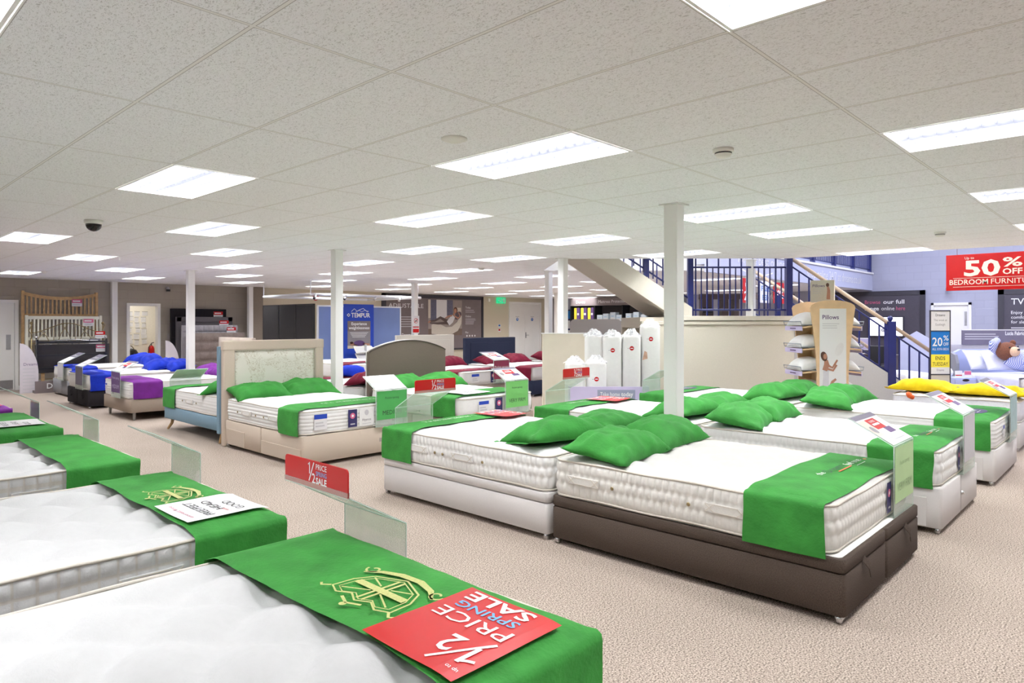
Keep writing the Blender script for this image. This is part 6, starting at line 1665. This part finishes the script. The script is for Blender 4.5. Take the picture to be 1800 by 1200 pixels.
pr = Print(.002); pr.disc(.42, .2, .06, .06, GREY_I); pr.up(); pr.disc(.42, .2, .042, .042, WHITE_I); pr.up(); pr.rect(.42, .19, .48, .205, GREY_I); pr.band([(.75, .45), (.9, .56)], .012, PINK_I); obj('screen_image', pr, t, mx=Matrix.Translation((0, -.036, 0)) @ STAND)
t = thing('security_camera', 'small white security camera on the right wall below the red sign', 'camera', (XR-.001, 4.35, 2.6), -PI/2)
b = MB(); b.box(-.05, -.06, -.05, .05, 0, .05, PLASTICW, bev=.01); b.tube([(0, -.05, 0), (0, -.16, -.02)], .015, PLASTICW, 8); obj('bracket', b, t)
b = MB(); b.tube([(-.05, -.12, -.02), (.1, -.3, -.06)], .05, PLASTICW, 10); b.tube([(.1, -.3, -.06), (.115, -.32, -.064)], .04, DARK, 10); obj('camera_body', b, t)

# ------------------------------------------------------------------ desk corner behind the lower flight
t = thing('office_desk', 'dark sales desk in front of the browse panel', 'desk', (19.6, 5.6, 0), -PI/2)
b = MB(); b.box(-.8, -.35, .71, .8, .35, .75, DKB, bev=.004); obj('desk_top', b, t)
for x in (-.75, .75):
    b = MB(); b.box(x-.025, -.33, 0, x+.025, .33, .71, DKB); obj('side_panel', b, t)
for k, (x, y, rz, lab) in enumerate(((18.4, 6.05, -1.7, 'dark office chair at the sales desk, left one'), (18.5, 4.95, -1.4, 'dark office chair at the sales desk, right one'))):
    t = thing('office_chair', lab, 'chair', (x, y, 0), rz, 'office chairs')
    b = MB(); b.box(-.24, -.24, .44, .24, .24, .52, DARK, bev=.03); obj('seat', b, t)
    b = MB(); b.box(-.23, -.28, .58, .23, -.22, 1.02, DARK, bev=.025); b.box(-.03, -.27, .46, .03, -.24, .62, DARK); obj('backrest', b, t)
    for sx in (-1, 1):
        b = MB(); b.tube([(sx*.24, .24, 0), (sx*.25, .2, .66), (sx*.25, -.2, .66), (sx*.24, -.24, 0)], .014, STEEL, 8); obj('arm_frame', b, t)
t = thing('desk_monitor', 'pale monitor standing on the sales desk', 'monitor', (19.62, 5.75, .752), -PI/2)
b = MB(); b.box(-.24, -.02, .1, .24, .02, .42, PLASTICW, bev=.006); b.box(-.22, -.023, .12, .22, -.019, .4, LAV_I); obj('screen', b, t)
b = MB(); b.box(-.1, -.07, 0, .1, .07, .012, PLASTICW); b.box(-.02, -.01, .01, .02, .012, .12, PLASTICW); obj('stand', b, t)
t = thing('storage_box', 'pale grey storage unit right of the newel behind the lower flight', 'cabinet', (18.2, 4.05, 0), -PI/2)
b = MB(); b.box(-.36, -.25, 0, .36, .25, 1.05, mat('lilac laminate', (186, 190, 220), rough=.5, noise_scale=6, noise_amt=.03), bev=.006); obj('carcass', b, t)
b = MB(); b.prism([(-.36, -.25, 1.05), (.36, -.25, 1.05), (.36, -.25, 1.15), (0, -.25, 1.38), (-.36, -.25, 1.15)], (0, .04, 0), mat('lilac laminate', (186, 190, 220))); obj('header_board', b, t)
t = thing('footstool', 'dark grey padded footstool behind the lower flight', 'stool', (17.3, 4.7, 0), .4)
b = MB(); b.box(-.3, -.3, .08, .3, .3, .5, NAVY_F, bev=.04); obj('padded_body', b, t)
for sx in (-1, 1):
    for sy in (-1, 1): b = MB(); b.tube([(sx*.25, sy*.25, 0), (sx*.25, sy*.25, .1)], .02, DARK, 8); obj('leg', b, t)
t = thing('low_bed', 'white low bed behind the lower flight by the tall sale stand', 'bed', (16.2, 3.35, 0), VIEW_RZ)
b = MB(); rbox(b, -.55, 0, .04, .12, 1.2, .3, GREY_F); obj('base', b, t); b = MB(); rbox(b, -.55, 0, .305, .12, 1.2, .52, WHITE_T, e=.03); obj('mattress_top', b, t)

# ------------------------------------------------------------------ tall sale stand
t = thing('sale_stand', 'tall dark framed stand with blue 20% and yellow panels', 'sign stand', sd(6.82, 10.82), VIEW_RZ); t.scale = (.82, .82, .967)
w = .2
b = MB()
for r in ((-w, 0, -w+.018, 1.84), (w-.018, 0, w, 1.84), (-w, 1.82, w, 1.84), (-w, 1.49, w, 1.505), (-w, .77, w, .79)): b.box(r[0], -.015, r[1], r[2], .015, r[3], CHAR_I)
obj('frame', b, t)
b = MB(); b.box(-.24, -.16, 0, .24, .16, .025, CHAR_I, bev=.004); obj('foot', b, t)
b = MB(); b.box(-w+.018, -.008, .1, w-.018, .008, 1.82, PAPER); obj('backing_sheet', b, t)
pr = Print(.0012)
pr.rect(-w+.02, 1.11, w-.02, 1.49, BLUE_I); pr.rect(-w+.02, .9, w-.02, 1.11, YEL_I); pr.rect(-w+.02, .1, w-.02, .77, BEIGE_I); pr.up()
pr.text('Dreams', 0, 1.74, .06, BLACK_I, 'c', .0); pr.text('This week at', 0, 1.66, .05, GREY_I, 'c', 0); pr.text('Eastleigh', 0, 1.585, .055, GREY_I, 'c', 0)
pr.text('20', -.155, 1.25, .2, WHITE_I, 'l', .01, width=.195); pr.text('%', .06, 1.34, .12, WHITE_I, 'l', .005, width=.1); pr.text('OFF', .06, 1.255, .075, WHITE_I, 'l', .005, width=.1); pr.text('ALL SOFA BEDS', -.155, 1.18, .055, WHITE_I, 'l', -.004, width=.315)
pr.text('ENDS', 0, 1.02, .085, BLACK_I, 'c', .008, width=.19); pr.text('TUESDAY', 0, .925, .085, BLACK_I, 'c', .008, width=.3); pr.text('Dreams', 0, .84, .045, PURP_I, 'c', 0)
pr.text('TEMPUR', 0, .55, .075, NAVY_I, 'c', .01, width=.25); pr.text('thirty nights', 0, .66, .04, GREY_I, 'c', 0)
obj('printed_panels', pr, t, mx=Matrix.Translation((0, -.0095, 0)) @ STAND)

# ------------------------------------------------------------------ dressed display bed with bear
LILAC = fabric('lilac linen', (176, 184, 222), amt=.06)
BEDS0 = 9.15
t = thing('display_bed', 'dressed lilac fabric bed at the right edge with a winged headboard', 'bed', sd(BEDS0, 12.2), VIEW_RZ)
LW, LL = 1.6, 1.85
b = MB(); pts = [(-.02, LL, .1)]+[(-.02+.12*math.sin(k*PI/12), LL, .5+.5*(k/6)) for k in range(7)]+[(LW, LL, 1.02), (LW, LL, .1)]
b.prism([(-.02, LL, .1), (-.02, LL, .85), (.03, LL, .97), (.14, LL, 1.03), (LW, LL, 1.03), (LW, LL, .1)], (0, .09, 0), LILAC)
b.prism([(-.06, LL-.16, .1), (-.06, LL-.16, .75), (-.06, LL-.1, .92), (-.06, LL+.08, .98), (-.06, LL+.08, .1)], (.06, 0, 0), GREY_F); hb = obj('headboard', b, t)
b = MB(); rbox(b, 0, 0, .06, LW, LL-.002, .34, LILAC, r=.05); obj('bed_frame', b, t)
b = MB(); rbox(b, .02, .02, .345, LW-.02, LL-.16, .57, WHITE_T, r=.08, e=.03); obj('mattress', b, t)
b = MB()
def drape(a, c):
    y = .03+1.15*c; s_ = -.32+(LW+.3)*a
    if s_ < 0: return (-.014-.02*abs(math.sin(y*9+s_*4)), y, .585+s_)
    return (s_, y, .592+.012*noise.noise((s_*4, y*4, 2)))
b.grid(drape, 30, 24, mat('pale lilac sheet', (212, 214, 236), rough=.9, noise_scale=30, noise_amt=.04)); obj('sheet', b, t)
for x in (.08, LW-.08):
    for y in (.08, LL-.1): b = MB(); b.tube([(x, y, 0), (x, y, .08)], .025, DARK, 8); obj('leg', b, t)
def proppillow(s_, d_, z, m, lab, w, h, lean, rz, sdv):
    pbd = Bed(0, 1, 0, 1, '-y'); pbd.top = z
    b = MB()
    def pf(x, y, top):
        X, Y = 2*x-1, 2*y-1; kk = max(0, (1-abs(X)**2.5)*(1-abs(Y)**2.5)); return (X*w/2*(1-.08*(1-Y*Y)*abs(X)**3), Y*h/2*(1-.08*(1-X*X)*abs(Y)**3), ((.09 if top else -.06)*kk**.55)+.008*noise.noise((X*2+sdv, Y*2, 3)))
    b.grid(lambda x, y: pf(x, y, 1), 16, 12, m); b.grid(lambda x, y: pf(x, 1-y, 0), 16, 12, m)
    bmesh.ops.remove_doubles(b.bm, verts=b.bm.verts, dist=.001)
    o = obj('dressing_pillow', b, mx=Matrix.Translation(sd(s_, d_, z+h*.5*math.sin(lean)+.04)) @ Matrix.Rotation(VIEW_RZ+rz, 4, 'Z') @ Matrix.Rotation(lean, 4, 'X'))
    return tag(o, lab, 'pillow')
PLIL = mat('pale lilac cotton', (222, 224, 242), rough=.9, noise_scale=30, noise_amt=.04)
proppillow(9.5, 13.75, .6, PLIL, 'pale pillow leaning on the winged headboard, left one', .66, .46, 1.0, .1, 1)
proppillow(9.72, 13.48, .6, PLIL, 'pale edged pillow with a card on it before the striped bear', .7, .48, .85, -.1, 2)
pr = Print(); pr.rect(-.13, -.09, .13, .09, PAPER); pr.up(); pr.disc(.06, .03, .03, .03, RED); pr.rect(-.1, .03, 0, .06, NAVY_I)
tag(obj('pillow_card', pr, mx=Matrix.Translation(sd(9.74, 13.355, .9)) @ Matrix.Rotation(VIEW_RZ-.1, 4, 'Z') @ Matrix.Rotation(.85, 4, 'X')), 'white card with a red spot resting on the pale pillow', 'card')
# bear: reclining on the pillows, arm behind its head
FUR = mat('brown plush', (112, 66, 44), rough=.95, noise_scale=50, noise_amt=.25, bump=.5, bump_scale=120)
MUZ = mat('tan plush', (214, 176, 140), rough=.95, noise_scale=50, noise_amt=.1)
br_ = thing('teddy_bear', 'brown teddy bear in blue striped pyjamas lying on the dressed bed', 'soft toy', sd(9.85, 13.3, .66), VIEW_RZ)
def ell(b, c, r, m, seg=16, rot=None):
    bm = bmesh.new(); bmesh.ops.create_uvsphere(bm, u_segments=seg, v_segments=seg//2+2, radius=1)
    mx = Matrix.Translation(c) @ (rot or Matrix.Identity(4)) @ Matrix.Diagonal((*r, 1))
    b.add(bm, m, mx, smooth=True)
b = MB(); ell(b, (-.16, 0, .36), (.19, .17, .18), FUR, 20); ell(b, (-.31, .03, .5), (.06, .04, .06), FUR); ell(b, (-.02, .03, .52), (.06, .04, .06), FUR); obj('head', b, br_)
b = MB(); ell(b, (-.12, -.15, .36), (.1, .085, .095), MUZ, 16); obj('muzzle', b, br_)
b = MB(); ell(b, (-.1, -.235, .4), (.028, .02, .02), DARK, 10); obj('nose', b, br_)
b = MB(); ell(b, (-.21, -.15, .44), (.016, .012, .016), DARK, 8); ell(b, (-.05, -.15, .46), (.016, .012, .016), DARK, 8); obj('eyes', b, br_)
STR = stripe_mat()
b = MB(); b.tube([(-.18, .0, .22), (0, -.04, .18), (.25, -.08, .17), (.5, -.14, .15), (.62, -.18, .14)], [.12, .2, .23, .2, .1], STR, 18); obj('pyjama_jacket', b, br_)
b = MB(); b.tube([(.0, .02, .28), (-.2, .14, .34), (-.36, .1, .42), (-.4, .02, .52), (-.3, .06, .58)], [.09, .09, .08, .08, .06], STR, 12); obj('raised_arm', b, br_)
b = MB(); b.tube([(.1, -.2, .22), (-.02, -.34, .14), (.1, -.44, .1)], [.09, .08, .07], STR, 12); ell(b, (.16, -.46, .09), (.07, .06, .06), FUR, 12); obj('resting_arm', b, br_)
for k, (x, y) in enumerate(((.72, -.12), (.7, -.34))):
    b = MB(); b.tube([(.5, -.16, .14), (x, y-.1, .13), (x+.2, y-.2, .12)], [.12, .11, .09], STR, 12); ell(b, (x+.26, y-.22, .13), (.08, .07, .1), FUR, 12); obj('leg', b, br_)
# low back wall with the printed header behind the bed
t = thing('header_board', 'mauve header board above the dressed bed with white wording', 'sign', sd(10.45, 14.3), VIEW_RZ)
b = MB(); b.box(-1.4, -.03, 0, 1.6, .03, 1.12, mat('pale board', (184, 180, 186), rough=.6, noise_scale=30, noise_amt=.03)); obj('back_board', b, t)
b = MB(); b.box(-1.0, -.05, 1.12, 1.6, -.02, 1.43, MAUVE_I); b.box(-1.0, -.052, 1.42, 1.6, -.018, 1.435, WHITE_P); obj('header', b, t)
pr = Print(.002); pr.text('Lucia Fabric', -.1, .19, .11, WHITE_I, 'l', .02, width=.4)
for k in range(3): pr.rect(-.95, .2-.05*k, -.3+.06*(k % 2), .218-.05*k, MIDGREY_I)
obj('lettering', pr, t, mx=Matrix.Translation((0, -.052, 1.13)) @ STAND)
t = thing('bedside_table', 'pale lilac bedside table left of the dressed bed', 'bedside table', sd(8.88, 13.5), VIEW_RZ)
b = MB(); b.box(-.22, -.2, .0, .22, .2, .5, LILAC, bev=.008); obj('carcass', b, t)
b = MB(); b.box(-.2, -.215, .3, .2, -.2, .47, LILAC, bev=.004); dr = obj('drawer', b, t)
b = MB(); b.lathe([(.05, 0), (.05, .006), (.04, .008)], DARK, 14, mx=Matrix.Translation((0, -.214, .455)) @ Matrix.Rotation(PI/2, 4, 'X') @ Matrix.Diagonal((1.4, .5, 1, 1))); obj('finger_pull', b, dr)
for x, y, m_, lab in ((-.06, -.1, PAPER, 'small white card standing on the bedside table'), (.12, -.1, PINK_I, 'small pink and white card standing on the bedside table')):
    pr = Print(); pr.rect(-.075, 0, .075, .13, PAPER); pr.up(); pr.rect(-.065, .05 if m_ is PINK_I else .03, .065, .12 if m_ is PINK_I else .05, m_ if m_ is PINK_I else RED)
    p = sd(8.88+x, 13.5+y, .502); tag(obj('table_card', pr, mx=Matrix.Translation(p) @ Matrix.Rotation(VIEW_RZ, 4, 'Z') @ Matrix.Rotation(-.1, 4, 'X') @ STAND), lab, 'card')
t = thing('table_lamp', 'small white table lamp base at the back of the bedside table', 'lamp', sd(8.74, 13.6, .502), VIEW_RZ)
b = MB(); b.lathe([(.05, 0), (.08, .05), (.085, .1), (.05, .16), (.02, .18)], WHITE_P, 16); obj('lamp_body', b, t)
b = MB(); b.lathe([(.018, .18), (.018, .22), (.035, .23), (.03, .245)], DARK, 12); obj('lamp_holder', b, t)
# ------------------------------------------------------------------ light and camera
w = bpy.data.worlds.new('World'); SC.world = w; w.use_nodes = True
bg = w.node_tree.nodes['Background']; bg.inputs[0].default_value = (.75, .8, 1, 1); bg.inputs[1].default_value = .3
def area(name, loc, sx, sy, power, rgb, rot=(0, 0, 0)):
    l = bpy.data.lights.new(name, 'AREA'); l.shape = 'RECTANGLE'; l.size = sx; l.size_y = sy; l.energy = power; l.color = rgb
    o = bpy.data.objects.new(name, l); COL.objects.link(o); o.location = loc; o.rotation_euler = rot; return o
# unseen lights added behind and beside the camera to fill the foreground
for x, y in ((-1.2, 5.3), (-1.2, 7.7), (0.2, 12.6), (-1.5, 10.2), (-.8, 0), (2.0, -1.6), (5.5, -2), (8.5, -2), (-1.5, 15), (.8, 17.6), (10.4, -2.5)):
    area('unseen_fill', (x, y, CEIL-.02), .6, 1.2, 5, (.975, .987, 1))
# area lights added for cool daylight of the upper storey through the void
for x, y, p in ((15, 2.5, 85), (19.5, 3, 100), (15, -2, 75), (20, -2, 60), (11.5, 6.2, 40)):
    area('upper_daylight', (x, y, ZT-.1), 2.4, 2.4, p, (.70, .75, 1))
for x, y in ((14, 10), (20, 10)): area('upper_daylight', (x, y, ZT-.1), 3, 3, 100, (.7, .75, 1))

area('storeroom_fill', (6.5, YB+1.3, 2.45), .6, 1.2, 9, (1, .95, .88))  # unseen area light added to brighten the storeroom
cam = bpy.data.cameras.new('Camera'); co = bpy.data.objects.new('Camera', cam); COL.objects.link(co)
cam.sensor_fit = 'HORIZONTAL'; cam.sensor_width = 36; cam.lens = 1193.6/1800*36
cam.shift_y = -(600-566.9)/1800
co.location = (0, 0, CAM_H)
co.rotation_euler = (PI/2, 0, math.atan2(S, Cc)-PI/2)
cam.clip_start = .05
SC.camera = co
SC.view_settings.view_transform = 'Standard'
SC.view_settings.look = 'None'
SC.view_settings.exposure = 1.66
SC.view_settings.gamma = 1.12
